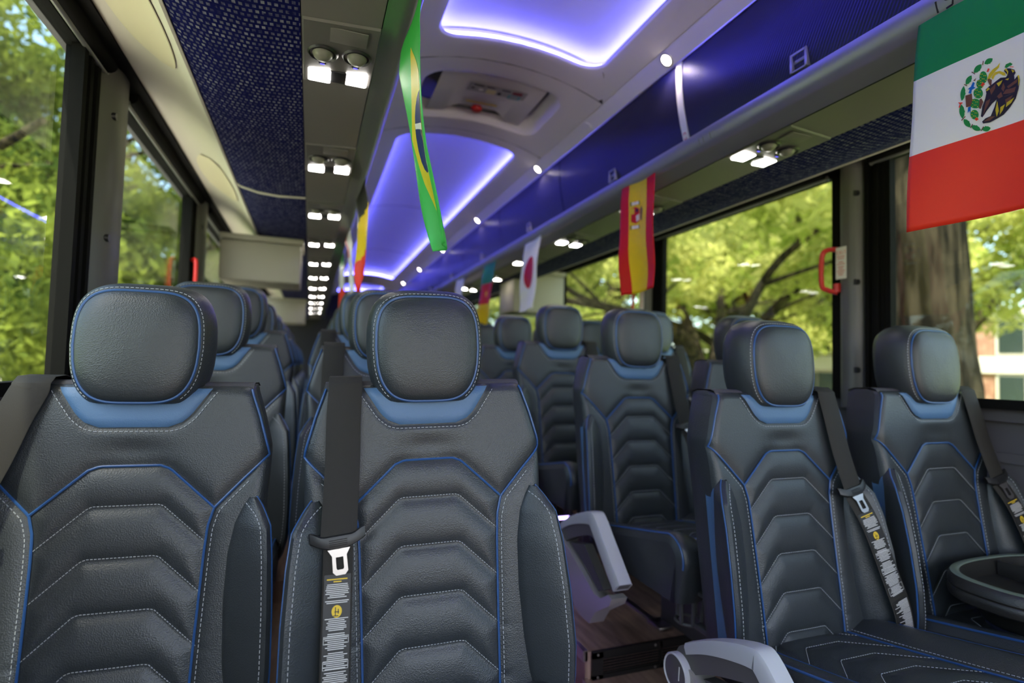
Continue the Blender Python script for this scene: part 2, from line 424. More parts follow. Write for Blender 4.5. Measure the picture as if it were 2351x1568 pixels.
mb = MB(); mb.box(XL, XR, Y0, Y1, 1.34, 1.38); struct(mb.build('roof', 'dark', smooth=False))
def sidelight(s, side):
    struct(strip('trim_lamp_panel_'+side, [(.430, 1.148), (.445, 1.134), (.470, 1.112), (.484, 1.100), (.488, 1.102)], Y0, Y1, 'ceiling_white', s, .010))
    e = MB(); e.tube([(C+s*.486, Y0, 1.0995), (C+s*.486, Y1, 1.0995)], .004, 6)
    struct(e.build('trim_bright_edge_'+side, 'aluminium'))
sym(sidelight)

# ------------------------------------------------------------------ lit ceiling panels and roof hatch
PH = .060
def cove(nme, ya, yb, label):
    hole = HOLES[nme]; cx = C; ha = min(p[1] for p in hole); hb = max(p[1] for p in hole)
    root = empty('ceiling_light_panel', (C, (ha+hb)/2, 1.18), label, 'ceiling light', 'lit ceiling panels')
    def off(p, d):
        dx = p[0]-C; hw = .325
        sx = np.sign(dx); x = p[0]-sx*min(d, abs(dx)); cy = (ha+hb)/2
        y = p[1]-np.sign(p[1]-cy)*min(d, abs(p[1]-cy))
        return x, y
    L = np.array(root.location)
    mb = MB(); A = []
    for p in hole:
        row = []
        for d, dz in ((-.035, .012), (-.035, PH)):
            x, y = off(p, d); row.append((x-L[0], y-L[1], zc(min(abs(x-C), .36))+dz-L[2]))
        A.append(row)
    mb.grid(A, cu=True); mb.build('recess_wall', 'ceiling_white', root)
    mb = MB(); ny = max(2, int((hb-ha)/.25)); rows = []
    for j in range(ny+1):
        y = ha-.03+(hb-ha+.06)*j/ny
        rows.append([(C-.355+.71*i/16-L[0], y-L[1], zc(abs(-.355+.71*i/16))+PH-L[2]) for i in range(17)])
    mb.grid(rows); mb.build('diffuser', 'light_panel', root)
    mb = MB(); path = []
    for p in hole:
        x, y = off(p, -.018); path.append((x-L[0], y-L[1], zc(abs(x-C))+.026-L[2]))
    mb.tube(path, .0075, 6, closed=True); mb.build('led_strip', 'led_blue', root)
    return root
cove('near', 0, 0, 'wide lit ceiling panel nearest the camera with bright blue-white edges')
cove('long', 0, 0, 'long blue lit ceiling panel beyond the roof hatch')
cove('far', 0, 0, 'small blue lit ceiling panel at the far end of the aisle')
mb = MB()
for yy in (4.4, 6.2): mb.tube([(C+l, yy, zc(l)+PH-.001) for l in np.linspace(-.33, .33, 25)], .003, 4)
struct(mb.build('trim_panel_joint', 'lip_metal', smooth=False))
# hatch
hole = HOLES['hatch']; root = empty('roof_hatch', (C, 2.365, 1.2), 'grey emergency roof hatch with instruction sticker and red knob', 'roof hatch'); L = np.array(root.location)
mb = MB(); A = []
for p in hole:
    t = 1.0
    row = []
    for sc, dz in ((1.02, .010), (.985, .018), (.965, .055), (.90, .075)):
        row.append(((p[0]-C)*sc, (p[1]-2.365)*sc, zc(abs(p[0]-C)*sc)+dz-L[2]))
    A.append(row)
mb.grid(A, cu=True); mb.build('hatch_rim', 'ceiling_white', root)
mb = MB(); mb.box(-.33, .33, -.25, .25, .115, .12); mb.build('hatch_shell', 'module_grey', root, smooth=False)
# lid: plate with a scooped grip on its far edge
mb = MB(); rows = []
for i in range(25):
    t = -1+2*i/24; x = .235*t; sc = .085*max(0, 1-(t/.62)**2)**.6 if abs(t) < .62 else 0
    zz = zc(abs(x))-L[2]+.022
    rows.append([(x, -.185, zz+.02), (x, -.18, zz), (x, -.05, zz-.002), (x, .175-sc, zz), (x, .18-sc, zz+.004), (x, .178-sc, zz+.03)])
mb.grid(rows); mb.build('hatch_lid', 'ceiling_white', root)
mb = MB(); mb.tube([(.145*t, .15-.0*(t*t), zc(0)-L[2]+.03) for t in np.linspace(-1, 1, 9)], .008, 8); mb.build('grip_bar', 'black_plastic', root)
mb = MB(); mb.lathe([(0, -.014), (.022, -.012), (.028, 0), (.02, .012)], (.0, .125, zc(0)-L[2]+.022), 16); mb.build('red_knob', 'red_plastic', root)
def flat(mb, x0, x1, y0, y1, mi): 
    zf = zc(.165)-L[2]+.0195
    mb.add([(x0, y0, zf), (x1, y0, zf), (x1, y1, zf), (x0, y1, zf)], [(0, 1, 2, 3)], mi)
mb = MB(); flat(mb, -.075, .075, .035, .049, 0); mb.build('orange_tape', 'print_yellow', root, smooth=False)
mb = MB()
for x0, x1, y0, y1, mi in ((-.10, .17, -.125, -.055, 0), (-.08, -.035, -.118, -.108, 1), (-.02, .015, -.118, -.11, 1), (.05, .09, -.116, -.106, 1), (-.085, -.07, -.09, -.078, 1), (.04, .055, -.085, -.062, 1), (-.015, .03, -.096, -.058, 2),
                            (.102, .148, -.115, -.092, 3), (.09, .15, -.085, -.05, 4), (.102, .138, -.079, -.058, 0), (-.05, -.03, -.088, -.07, 5)):
    o = len(mb.v); flat(mb, x0, x1, y0, y1, mi)
    for k in range(o, len(mb.v)): v = mb.v[k]; mb.v[k] = (v[0], v[1], v[2]-(.0 if mi == 0 and x0 < 0 else .001)-(.001 if x0 == .102 and mi == 0 else 0))
mat('sticker_grey', (.34, .32, .33), .5); mat('sticker_cream', (.62, .55, .32), .5); mat('sticker_maroon', (.22, .01, .03), .5); mat('sticker_teal', (.10, .30, .36), .5)
mb.build('instruction_sticker', ['sticker_grey', 'emblem_dark', 'sticker_cream', 'sticker_maroon', 'sticker_teal', 'white_sticker'], root, smooth=False)

# ------------------------------------------------------------------ downlights (right side)
ORD = ['nearest', 'second', 'third', 'fourth', 'fifth', 'sixth', 'seventh', 'eighth', 'ninth', 'tenth', 'eleventh', 'farthest']
for k in range(7):
    y = 1.619+1.19*k; l, z = .4585, 1.1215
    root = empty('downlight', (C+l, y, z), '%s small round downlight from the camera, along the ceiling edge above the blue bins' % ORD[k].capitalize(), 'downlight', 'round ceiling downlights')
    root.rotation_euler = (0, math.radians(42), 0)
    mb = MB(); mb.lathe([(.020, -.002), (.026, -.003), (.028, .002)], (0, 0, 0), 20); mb.build('bezel', 'aluminium', root)
    mb = MB(); mb.lathe([(0, -.0035), (.014, -.003), (.020, -.001)], (0, 0, 0), 20); mb.build('lens', 'downlight', root)
    if k < 6:
        ld = bpy.data.lights.new('downlight_lamp', 'SPOT'); ld.energy = 2.2; ld.spot_size = math.radians(125); ld.spot_blend = .8; ld.color = (1, .86, .74); ld.shadow_soft_size = .015
        lo = bpy.data.objects.new('downlight_lamp', ld); COL.objects.link(lo); lo.location = (C+l-.008, y, z-.012)
mb = MB(); mb.lathe([(0, -.003), (.02, -.003), (.022, .002)], (0, 0, 0), 20)
o = mb.build('blanking_cap', 'ceiling_white', loc=(C+.4585, 2.212, 1.1215)); o.rotation_euler = (0, math.radians(42), 0)
tag(o, 'Plain unlit round cap between the two nearest ceiling downlights', 'cap')

# ------------------------------------------------------------------ luggage bins, right side
BORD = ['Nearest', 'Second', 'Third', 'Fourth', 'Fifth', 'Sixth', 'Seventh', 'Eighth']
for k in range(8):
    ya = .62+.98*(k); yb = ya+.98
    root = empty('luggage_bin', (C+.5, (ya+yb)/2, .95), '%s dark blue overhead luggage bin from the camera on the right side' % BORD[k], 'luggage bin', 'blue overhead luggage bins')
    L = np.array(root.location); mb = MB()
    pr = [(C+l-L[0], z-L[2]) for l, z in doorprof(14)]
    mb.prism(pr+[(x+.02, z) for x, z in pr[::-1]], ya+.004-L[1], yb-(.034 if k == 0 else .004)-L[1], 'y'); d = mb.build('bin_door', 'bin_door', root)
    yl = 1.097+.98*k-L[1] if k else 1.097-L[1]
    x0, z0 = C+.524-L[0], .855-L[2]
    mb = MB(); sx = -.006
    for dy in (-.024, .024): mb.box(x0-.016, x0+.006, yl+dy-.004, yl+dy+.004, z0-.026, z0+.026, bev=.002)
    mb.box(x0-.016, x0+.006, yl-.028, yl+.028, z0+.019, z0+.027, bev=.002); mb.box(x0-.014, x0+.006, yl-.028, yl+.028, z0-.027, z0-.021, bev=.002)
    h = mb.build('latch', 'lip_metal', d)
    mb = MB(); mb.box(x0-.010, x0, yl-.020, yl+.020, z0-.004, z0+.018, bev=.003); mb.build('latch_paddle', 'rail_grey', h)
    mb = MB(); mb.box(.045, .30, ya+.01-L[1], yb-.01-L[1], -.14, .14); mb.build('bin_body', 'dark', root, smooth=False)
mb = MB(); pr = [(C+l-.002, z) for l, z in doorprof(14)]
mb.prism(pr+[(x+.02, z) for x, z in pr[::-1]], 1.568, 1.600, 'y'); o = mb.build('divider_strip', 'ceiling_white'); tag(o, 'White vertical strip between the two nearest blue luggage bins', 'strip')
# sticker with a red mark
root = MB(); zs = (.842, .808)
def doorx(z):
    P = doorprof(40)
    for (l0, z0), (l1, z1) in zip(P[:-1], P[1:]):
        if z1 <= z <= z0: return C+l0+(l1-l0)*(z0-z)/(z0-z1)
    return C+.53
def on_door(mb, ya, yb, za, zb, mi, off):
    mb.add([(doorx(za)-off, ya, za), (doorx(za)-off, yb, za), (doorx(zb)-off, yb, zb), (doorx(zb)-off, ya, zb)], [(0, 1, 2, 3)], mi)
on_door(root, 1.570, 1.598, .857, .818, 0, .0035)
for ya, yb, za, zb in ((1.578, 1.590, .850, .847), (1.588, 1.591, .850, .841), (1.577, 1.580, .850, .841), (1.578, 1.590, .828, .825), (1.588, 1.591, .834, .825), (1.577, 1.580, .834, .825)):
    on_door(root, ya, yb, za, zb, 1, .0045)
tag(root.build('sticker', ['white_sticker', 'magenta_print'], smooth=False), 'Small white sticker with red bracket mark at the foot of the white strip', 'sticker')
# row number marks on the lip
mb = MB()
def lip_pt(y, t): return (C+.503+.012*t-.0015, y, .796-.034*t)
def lip_bar(y0, t0, y1, t1, wd=.002):
    a = np.array(lip_pt(y0, t0)); b = np.array(lip_pt(y1, t1)); mb.tube([a, b], wd, 4)
for yb0 in (.745,):
    lip_bar(yb0, .1, yb0, .75); lip_bar(yb0-.016, .75, yb0-.028, .72); lip_bar(yb0-.028, .72, yb0-.031, .45); lip_bar(yb0-.031, .45, yb0-.018, .3); lip_bar(yb0-.018, .3, yb0-.016, .05); lip_bar(yb0-.016, .05, yb0-.030, .05); lip_bar(yb0-.047, .1, yb0-.047, .75)
tag(mb.build('row_number', 'emblem_dark'), 'Dark row number on the metal lip above the mexican flag', 'number')
mb = MB()
for y0 in (1.475, 1.495, 1.44): lip_bar(y0, .15, y0, .7)
tag(mb.build('row_number', 'rail_grey'), 'Faint grey row marks on the metal lip right of the red-marked sticker', 'number')

# ------------------------------------------------------------------ reading light units
def light_unit(s, k, label, group, first=None, deep=True):
    x = C+s*.666; y = 1.325+.7*k; z = .7235
    if first:
        r = copy_tree(first); r.location = (x, y, z); r['label'] = label; r['group'] = group; return r
    root = empty('reading_light_unit', (x, y, z), label, 'reading light unit', group)
    tl = s*.066                                       # slope of the panel
    def zz(dx): return -tl*dx
    mb = MB(); A = []
    for dy in (-.135, -.132, .132, .135):
        e = abs(dy) > .133
        A.append([(dx, dy, zz(dx)-(0 if (e or abs(dx) > .0795) else .005)) for dx in (-.081, -.0785, .0785, .081)])
    mb.grid(A); mb.build('housing', 'module_grey', root, angle=25)
    mb = MB(); mb.box(-.055, .055, -.118, -.062, -.0066, -.004, bev=.001); mb.build('speaker_panel', 'strip_grey', root)
    for sx in (-1, 1):
        cx = sx*.038
        v = MB(); v.lathe([(.0275, -.006), (.031, -.0095), (.035, -.005)], (cx, -.012, zz(cx)-.001), 24); v.lathe([(.0, -.0055), (.029, -.0055)], (cx, -.012, zz(cx)-.001), 24)
        vv = v.build('air_vent', 'black_plastic', root)
        v = MB(); v.lathe([(0, -.021), (.012, -.019), (.02, -.012), (.0235, -.005)], (cx, -.010, zz(cx)-.002), 20)
        v.build('vent_nozzle', 'knob_beige', vv)
        v = MB(); v.box(cx-.0085, cx+.0085, .028, .036, -.0085+zz(cx), -.004+zz(cx), bev=.0015); bt = v.build('call_button', 'black_plastic', root)
        v = MB(); v.box(cx-.005, cx+.005, .030, .034, -.0095+zz(cx), -.0084+zz(cx)); v.build('button_light', 'led_dot', bt, smooth=False)
        v = MB(); v.box(cx*1.16-.026, cx*1.16+.026, .062, .122, -.010+zz(cx), -.004+zz(cx), bev=.004); v.build('lamp_lens', 'lens_white', root)
    v = MB(); v.box(-.020, .020, .064, .12, -.0085, -.004, bev=.002); v.build('switch_block', 'black_plastic', root)
    return root
f = None
for k in range(11):
    lab = '%s twin reading light unit from the camera in the left overhead strip' % ORD[k].capitalize() if k else 'Nearest twin reading light unit with two air vents in the left overhead strip'
    q = light_unit(-1, k, lab, 'left reading light units', f); f = f or q
f = None
for k in range(8):
    q = light_unit(1, k, '%s twin reading light unit from the camera under the right luggage bins' % ORD[k].capitalize(), 'right reading light units', f); f = f or q

# ------------------------------------------------------------------ left panel details
for j, (yc, nm) in enumerate(((1.45, 'Nearer'), (2.75, 'Farther'))):
    mb = MB(); rows = []
    P = [(1.052, .760), (1.09, .7975), (1.15, .834), (1.20, .850)]
    for i in range(21):
        t = -1+2*i/20; h = math.sqrt(max(0, 1-t*t)); row = []
        for q in (0, .1, .3, .5, .7, .9, 1):
            u = .5+(q-.5)*h; u = u*3; a = min(2, int(u)); fr = u-a
            l = P[a][0]+(P[a+1][0]-P[a][0])*fr; z = P[a][1]+(P[a+1][1]-P[a][1])*fr
            bul = .020*h**.6*(1-(2*q-1)**6)
            row.append((C-l+bul*.6, yc+.27*t, z-bul*.8))
        rows.append(row)
    mb.grid(rows); tag(mb.build('oval_cover', 'cover_cream'), '%s cream oval cover set in the beige panel above the left windows' % nm, 'cover', 'oval covers over the left windows')
mb = MB(); mb.prism([(C-l, z) for l, z in [(.751, .7165), (.86, .711), (.94, .717), (1.005, .733), (1.02, .741), (1.02, .737), (1.005, .728), (.94, .712), (.86, .706), (.751, .7125)]], 2.52, 2.535, 'y')
struct(mb.build('trim_fabric_joint', 'panel_cream'))
# roller shades
def shade(s, y0, y1, label):
    X = C+s*1.285
    root = empty('roller_shade', (X, (y0+y1)/2, .84), label, 'window shade', 'rolled window shades'); d = (y1-y0)/2
    mb = MB(); mb.tube([(0, -d, .005), (0, d, .005)], .024, 16); mb.build('shade_roll', 'black_frame', root)
    mb = MB(); mb.tube([(s*.008, -d, -.018), (s*.008, d, -.018)], .0075, 10)
    for e in (-d, d): mb.lathe([(0, -.004), (.011, 0), (.0, .004)], (s*.008, e, -.018), 12, 'y')
    mb.build('pull_bar', 'rail_grey', root)
shade(-1, .66, 1.86, 'black rolled shade over the nearest left window')
shade(-1, 2.06, 3.26, 'black rolled shade over the second left window')
shade(-1, 3.46, 4.66, 'black rolled shade over the third left window, beyond two pillars')
shade(1, .1, 1.47, 'black rolled shade over the nearest right window, behind the mexican flag')
shade(1, 1.66, 2.86, 'black rolled shade over the right window beside the spanish flag')
# folded monitors / end panels
def endbox(x0, x1, y0, y1, z0, z1, label):
    root = empty('hanging_cabinet', ((x0+x1)/2, y0, z0), label, 'cabinet', 'beige cabinets under the luggage racks'); w2 = (x1-x0)/2; h = z1-z0
    mb = MB(); mb.box(-w2, w2, 0, y1-y0, 0, h-.035, bev=.012); mb.build('cabinet_body', 'cabinet_beige', root)
    mb = MB(); mb.box(-w2-.004, w2+.012, -.008, y1-y0, h-.033, h, bev=.006); mb.build('cabinet_cap', 'cabinet_beige', root)
endbox(-.50, -.075, 3.39, 3.72, .45, .712, 'beige hanging cabinet under the left rack before the far reading lights')
endbox(-.50, -.075, 6.6, 6.9, .43, .712, 'smaller-looking beige hanging cabinet farther back under the left rack')
endbox(1.51, 1.96, 4.10, 4.45, .45, .80, 'beige hanging cabinet under the right rack behind the japanese flag')
# emergency window handles
def handle(x, y, z0, z1, d, label, dy=-.04):
    mb = MB(); s = d
    mb.tube(smooth_path([(0, 0, z1-z0), (s*.02, dy*.7, z1-z0), (s*.028, dy, z1-z0-.03), (s*.028, dy, .035), (s*.02, dy*.6, .012), (0, 0, 0)], 5), .010, 10)
    mb.tube([(0, 0, .0), (0, 0, .035)], .016, 8)
    tag(mb.build('window_handle', 'red_plastic', loc=(x, y, z0)), label, 'handle', 'red emergency window handles')
handle(XL+.02, 3.17, .33, .505, 1, 'red emergency window handle on the left window post')
handle(XR-.035, 1.60, .335, .51, -1, 'red emergency window handle right of centre, beside the white notice', .05)
handle(XR-.035, 2.995, .335, .51, -1, 'red emergency window handle behind the hem of the spanish flag', .05)
def notice(y, label):
    X = XR-.052
    mb = MB(); mb.box(X-.001, X+.001, -.023, .023, 0, .128, bev=.0008)
    for i, zz in enumerate((.116, .112, .108)): pass
    def bar(a, b, z, h): mb.add([(X-.0018, a, z), (X-.0018, b, z), (X-.0018, b, z+h), (X-.0018, a, z+h)], [(0, 1, 2, 3)], 1)
    # heading EXIT
    h0, h1 = .098, .112
    def L4(yc, segs):
        for (a, za, b, zb) in segs:
            mb.tube([(X-.0016, yc-a, za), (X-.0016, yc-b, zb)], .0009, 4, mi=1)
    wd = .007
    for i, ch in enumerate('EXIT'):
        yc = .0165-i*.0105
        S = {'E': [(0, h0, 0, h1), (0, h0, wd, h0), (0, h1, wd, h1), (0, (h0+h1)/2, wd*.8, (h0+h1)/2)], 'X': [(0, h0, wd, h1), (0, h1, wd, h0)], 'I': [(wd/2, h0, wd/2, h1)], 'T': [(wd/2, h0, wd/2, h1), (0, h1, wd, h1)]}[ch]
        L4(yc, S)
    for i, zz in enumerate((.088, .080, .066, .058, .047, .039, .031, .023, .015)):
        e = .004*((i*7) % 3); bar(.018-e, -.018+e, zz, .0028)
    tag(mb.build('safety_notice', ['white_sticker', 'red_print'], loc=(0, y, .385), smooth=False), label, 'sign', 'red and white window exit notices')
notice(1.572, 'white exit notice with red print on the nearest right window post')
notice(2.965, 'white exit notice with red print on the post below the spanish flag')

# ------------------------------------------------------------------ coach seats
T = .15; ZR = 1.03                                    # back slope; platform to camera height of row 1
def yback(z): return T*(z+.195)
HWZ = [-.74, -.45, -.30, -.22, -.185, -.165, -.10, -.06, -.04]; HWV = [.232, .238, .240, .243, .244, .243, .226, .213, .206]
def hw(z): return np.interp(z, HWZ, HWV)
def chev(k):                                          # quilting seam k (0 = blue arch)
    if k == 0: return [(-.150, -.276), (-.068, -.200), (-.05, -.193), (.05, -.193), (.068, -.200), (.150, -.276)]
    z = -.270-.092*(k-1); a = .0575+.001*k
    return [(-.137, z-.072), (-a, z), (a, z), (.137, z-.072)]
PIPE_R = [(.243, -.178), (.200, -.222), (.150, -.276), (.141, -.31), (.138, -.36), (.134, -.50), (.130, -.70)]
PIPE_L = [(-u, z) for u, z in PIPE_R]
SEAMS = [chev(k) for k in range(6)]+[PIPE_R, PIPE_L]
def seg_d(U, Z, poly):
    best = np.full(U.shape, 9.)
    for (x0, y0), (x1, y1) in zip(poly[:-1], poly[1:]):
        dx, dy = x1-x0, y1-y0; t = np.clip(((U-x0)*dx+(Z-y0)*dy)/(dx*dx+dy*dy), 0, 1)
        best = np.minimum(best, np.hypot(U-x0-t*dx, Z-y0-t*dy))
    return best
COLLAR = [(-.132, -.045), (-.098, -.098), (-.078, -.116), (-.06, -.121), (.06, -.121), (.078, -.116), (.098, -.098), (.132, -.045)]
def front(U, Z):
    """offset of the upholstery towards the front of the seat, in metres"""
    U = np.asarray(U, float); Z = np.asarray(Z, float)
    D = np.full(U.shape, .010)
    qd = np.minimum.reduce([seg_d(U, Z, s) for s in SEAMS])
    D += .009*(1-np.exp(-(qd/.015)**1.2))
    D += .006*np.exp(-((Z+.58)/.16)**2)*np.exp(-(U/.16)**2)
    D -= .010*np.exp(-(((Z+.165)/.02)**2))*np.exp(-(U/.06)**2)*.6     # dimple over the arch
    cd_ = seg_d(U, Z, COLLAR); D -= .005*np.exp(-(cd_/.006)**2)
    e = hw(Z)-np.abs(U); r = .022
    D -= r-np.sqrt(np.maximum(0, r*r-np.maximum(0, r-e)**2))
    et = -.040-Z; r = .020
    D -= r-np.sqrt(np.maximum(0, r*r-np.maximum(0, r-et)**2))
    return D
def S(u, z, off=0.):
    return (float(u), float(yback(z)-front(np.array([u]), np.array([z]))[0]-off), float(z+ZR))
def SP(poly, off, step=.01): return [S(p[0], p[1], off) for p in resample(poly, step)]
WZ = [-.258, -.275, -.305, -.36, -.45, -.55, -.62, -.675, -.70]
WO = [.226, .239, .257, .264, .270, .273, .270, .258, .246]
WI = [.212, .200, .186, .176, .174, .180, .190, .205, .225]
WP = [.012, .022, .044, .058, .067, .069, .060, .042, .020]
WZ, WO, WI, WP = WZ[::-1], WO[::-1], WI[::-1], WP[::-1]
def wing(u, z, off=0.):
    uo, ui, pk = np.interp(z, WZ, WO), np.interp(z, WZ, WI), np.interp(z, WZ, WP)
    q = (abs(u)-ui)/max(1e-4, uo-ui); q = min(1, max(0, q))
    h = pk*(.35*(1-(1-q)**2.2)+.65*q**1.25)+.012*math.sqrt(max(0, q*(1-q)))
    base = front(np.array([min(abs(u), hw(z)-.03)]), np.array([z]))[0]
    y = yback(z)-base*(.98)+.012*max(0, 1-q*12)-h-off
    if q > .9: y += .008*((q-.9)/.1)**2
    return (u, float(y), float(z+ZR))

def make_seat_meshes():
    root = bpy.data.objects.new('coach_seat', None); COL.objects.link(root); root.empty_display_size = .1
    # --- back
    nu, nz = 97, 150
    zs = np.concatenate([np.linspace(-.74, -.06, nz-12), np.linspace(-.0575, -.040, 12)])
    Ss = np.linspace(-1, 1, nu); Ss = np.sign(Ss)*(1-(1-np.abs(Ss))**1.15)
    ZZ, SS = np.meshgrid(zs, Ss, indexing='ij'); UU = SS*hw(ZZ); YY = yback(ZZ)-front(UU, ZZ)
    mb = MB(); F = [[(UU[i, j], YY[i, j], ZZ[i, j]+ZR) for j in range(nu)] for i in range(len(zs))]
    mb.grid(F)
    # sides, top and rear as one loop going round behind the front face
    ring = [F[i][0] for i in range(len(zs))]+[F[-1][j] for j in range(1, nu)]+[F[i][-1] for i in range(len(zs)-2, -1, -1)]
    def shift(p, dy, sc, dz=0): return (p[0]*sc, yback(p[2]-ZR)+dy, p[2]+dz*(1 if p[2]-ZR > -.05 else 0))
    A = [[p, shift(p, .030, 1.0, .004), shift(p, .075, .985, .003), shift(p, .098, .95, -.004), shift(p, .105, .85, -.03)] for p in ring]
    mb2 = MB(); mb2.grid(A)
    rear = [[(u*.85, yback(z)+.105, z+ZR-(.03 if z > -.05 else 0)) for u in (-hw(z), hw(z))] for z in zs[::6]]
    mb2.grid(rear)
    o = len(mb.f)
    mb.add(mb2.v, mb2.f, 0)
    # cloth capping over the shoulders
    bk = mb.build('backrest', ['leather'], root, angle=50)
    for s in (-1, 1):
        cp = MB(); rows = []
        for i in range(9):
            u = s*(.110+(.205-.110)*i/8)
            rows.append([(u, yback(-.04)+dy, ZR-.040+dz) for dy, dz in ((-.006, -.008), (.004, .004), (.02, .0075), (.07, .0065), (.096, -.002))])
        cp.grid(rows); cp.build('shoulder_cap', 'fabric_top', bk)
    # collar
    mb = MB(); rows = []
    for i in range(33):
        t = -1+2*i/32; row = []
        for q in np.linspace(0, 1, 9):
            z = -.045-.0755*q; wq = np.interp(-z, [.045, .098, .116, .1205], [.130, .096, .076, .058]); row.append(S(t*wq, z, .004))
        rows.append(row)
    mb.grid(rows)
    mb.build('collar', 'leather_blue', bk)
    # piping
    mb = MB()
    for pth in (PIPE_R, PIPE_L): mb.tube(SP(pth, .0035, .008), .0024, 6)
    mb.tube(SP(chev(0), .0035, .008), .0024, 6)
    for s in (-1, 1): mb.tube(SP([(s*.203, -.046), (s*.222, -.10), (s*.2405, -.165), (s*.2425, -.178)], .004, .008), .0024, 6)
    mb.build('piping', 'piping_blue', bk)
    # thread
    for k in range(1, 6):
        mb = MB(); dashes(mb, SP([(u, z+.0045) for u, z in chev(k)], .0012, .01), .0040, .0022, .00075); mb.build('quilt_stitching', 'thread', bk)
    for s in (-1, 1):
        mb = MB(); dashes(mb, SP([(s*(u+.009), z-.006) for u, z in PIPE_R if u < .24], .0012, .01), .0055, .0035, .00085); mb.build('stitching', 'thread', bk)
    mb = MB(); dashes(mb, SP([(u*1.06, z-.007) for u, z in COLLAR], .0012, .008), .0055, .003, .00085)
    mb.build('collar_stitching', 'thread', bk)
    # --- bolsters
    for s in (-1, 1):
        mb = MB(); rows = []
        for z in np.concatenate([np.linspace(-.258, -.32, 10), np.linspace(-.335, -.70, 26)]):
            uo, ui = np.interp(z, WZ, WO), np.interp(z, WZ, WI)
            rows.append([wing(s*(ui+(uo-ui)*q), z) for q in np.linspace(0, 1, 15)])
        mb.grid(rows)
        bo = mb.build('bolster', 'leather', root, angle=60)
        mb = MB(); e2 = []; wr = []
        for row in rows:
            p = row[-1]; z = p[2]-ZR; q0 = Vector(p); q3 = Vector((s*min(abs(p[0])-.006, .240), yback(z)+.030, p[2]))
            f1 = .42+.30*math.sin(math.pi*min(1, max(0, (-.258-z)/.40)))+.0*z
            q1 = q0.lerp(q3, .06)+Vector((s*.002, 0, 0)); q2 = q0.lerp(q3, min(.85, f1))
            wr.append([q0, q1, q0.lerp(q3, min(.85, f1)*.5)+Vector((s*.003, 0, 0)), q2]); e2.append([q2, q2.lerp(q3, .5)-Vector((s*.004, 0, 0)), q3])
        mb.grid(e2); wm = MB(); wm.grid(wr); wm.build('bolster_side', 'leather', bo, angle=60)
        mb.build('bolster_gusset', 'leather_blue', bo)
        mb = MB(); mb.tube([(r[-1][0]+s*.0005, r[-1][1]+.004, r[-1][2]) for r in rows], .0022, 6); mb.build('piping', 'piping_blue', bo)
        mb = MB(); dashes(mb, [wing(s*(np.interp(z, WZ, WO)-.016-.012*sstep(-.29, -.258, z)), z, .0012) for z in np.linspace(-.268, -.68, 50)], .0055, .0035, .00085)
        mb.build('stitching', 'thread', bo)
    # --- headrest
    yf = yback(-.04)-.040; zc_ = .036
    def hring(sc, y, n=72, ex=4.0):
        out = []
        for k in range(n):
            a = 2*math.pi*k/n; c, s_ = math.cos(a), math.sin(a)
            x = .1050*math.copysign(abs(c)**(2/ex), c); z = .108*math.copysign(abs(s_)**(2/ex), s_)
            x *= 1-.07*max(0, z/.11)**2-.17*max(0, -z/.11)**1.6
            lean = .12*(z*sc+.05)
            zz = z*sc if z*sc > -.110 else -.110-(abs(z*sc)-.110)*.2
            out.append((x*sc, y+lean*.6, zc_+zz+ZR))
        return out
    prof = [(.003, -.020), (.12, -.0199), (.25, -.0195), (.5, -.0175), (.75, -.0145), (.88, -.0105), (.95, -.0055), (.98, -.0015), (1.0, .003), (1.025, .004), (1.075, .009), (1.13, .020), (1.175, .040), (1.185, .064), (1.14, .096), (1.03, .118), (.8, .130), (.4, .136), (.003, .137)]
    rings = [hring(sc, yf+dy) for sc, dy in prof]
    mb = MB(); A = [[r[k] for r in rings] for k in range(72)]; mb.grid(A, cu=True)
    hd = mb.build('headrest', 'leather', root, angle=60)
    mb = MB(); mb.tube([(p[0], p[1]-.001, p[2]) for p in hring(1.005, yf+.0025)], .0026, 6, closed=True); mb.build('piping', 'piping_blue', hd)
    mb = MB(); rg = hring(1.067, yf+.0075); dashes(mb, [p for p in rg[-10:]+rg[:47]], .0055, .003, .00085); mb.build('stitching', 'thread', hd)
    # --- cushion
    prof = []                                        # (y, z) along the middle, back to front and down
    y0 = yback(-.66)+.03; 
    for t in np.linspace(0, 1, 26): prof.append((y0-(.50)*t, -.668+.095*t**1.1))
    cy, cz = prof[-1]; R = .055
    for a in np.linspace(8, 90, 9): prof.append((cy-R*math.sin(math.radians(a)), cz-R+R*math.cos(math.radians(a))+0))
    yb, zb = prof[-1]
    for t in np.linspace(.15, 1, 8): prof.append((yb+.02*t, zb-.10*t))
    prof = np.array(prof); arc = np.concatenate([[0], np.cumsum(np.hypot(*np.diff(prof, axis=0).T))])
    nrm = np.gradient(prof, axis=0); nrm = np.stack([nrm[:, 1], -nrm[:, 0]], 1); nrm /= np.linalg.norm(nrm, axis=1)[:, None]; nrm = nrm*np.sign(nrm[5, 1])
    cs = [[(-.137, a+.085), (-.055, a), (.055, a), (.137, a+.085)] for a in np.arange(.0, .72, .095)]+[[(.14, 0), (.14, .8)], [(-.14, 0), (-.14, .8)]]
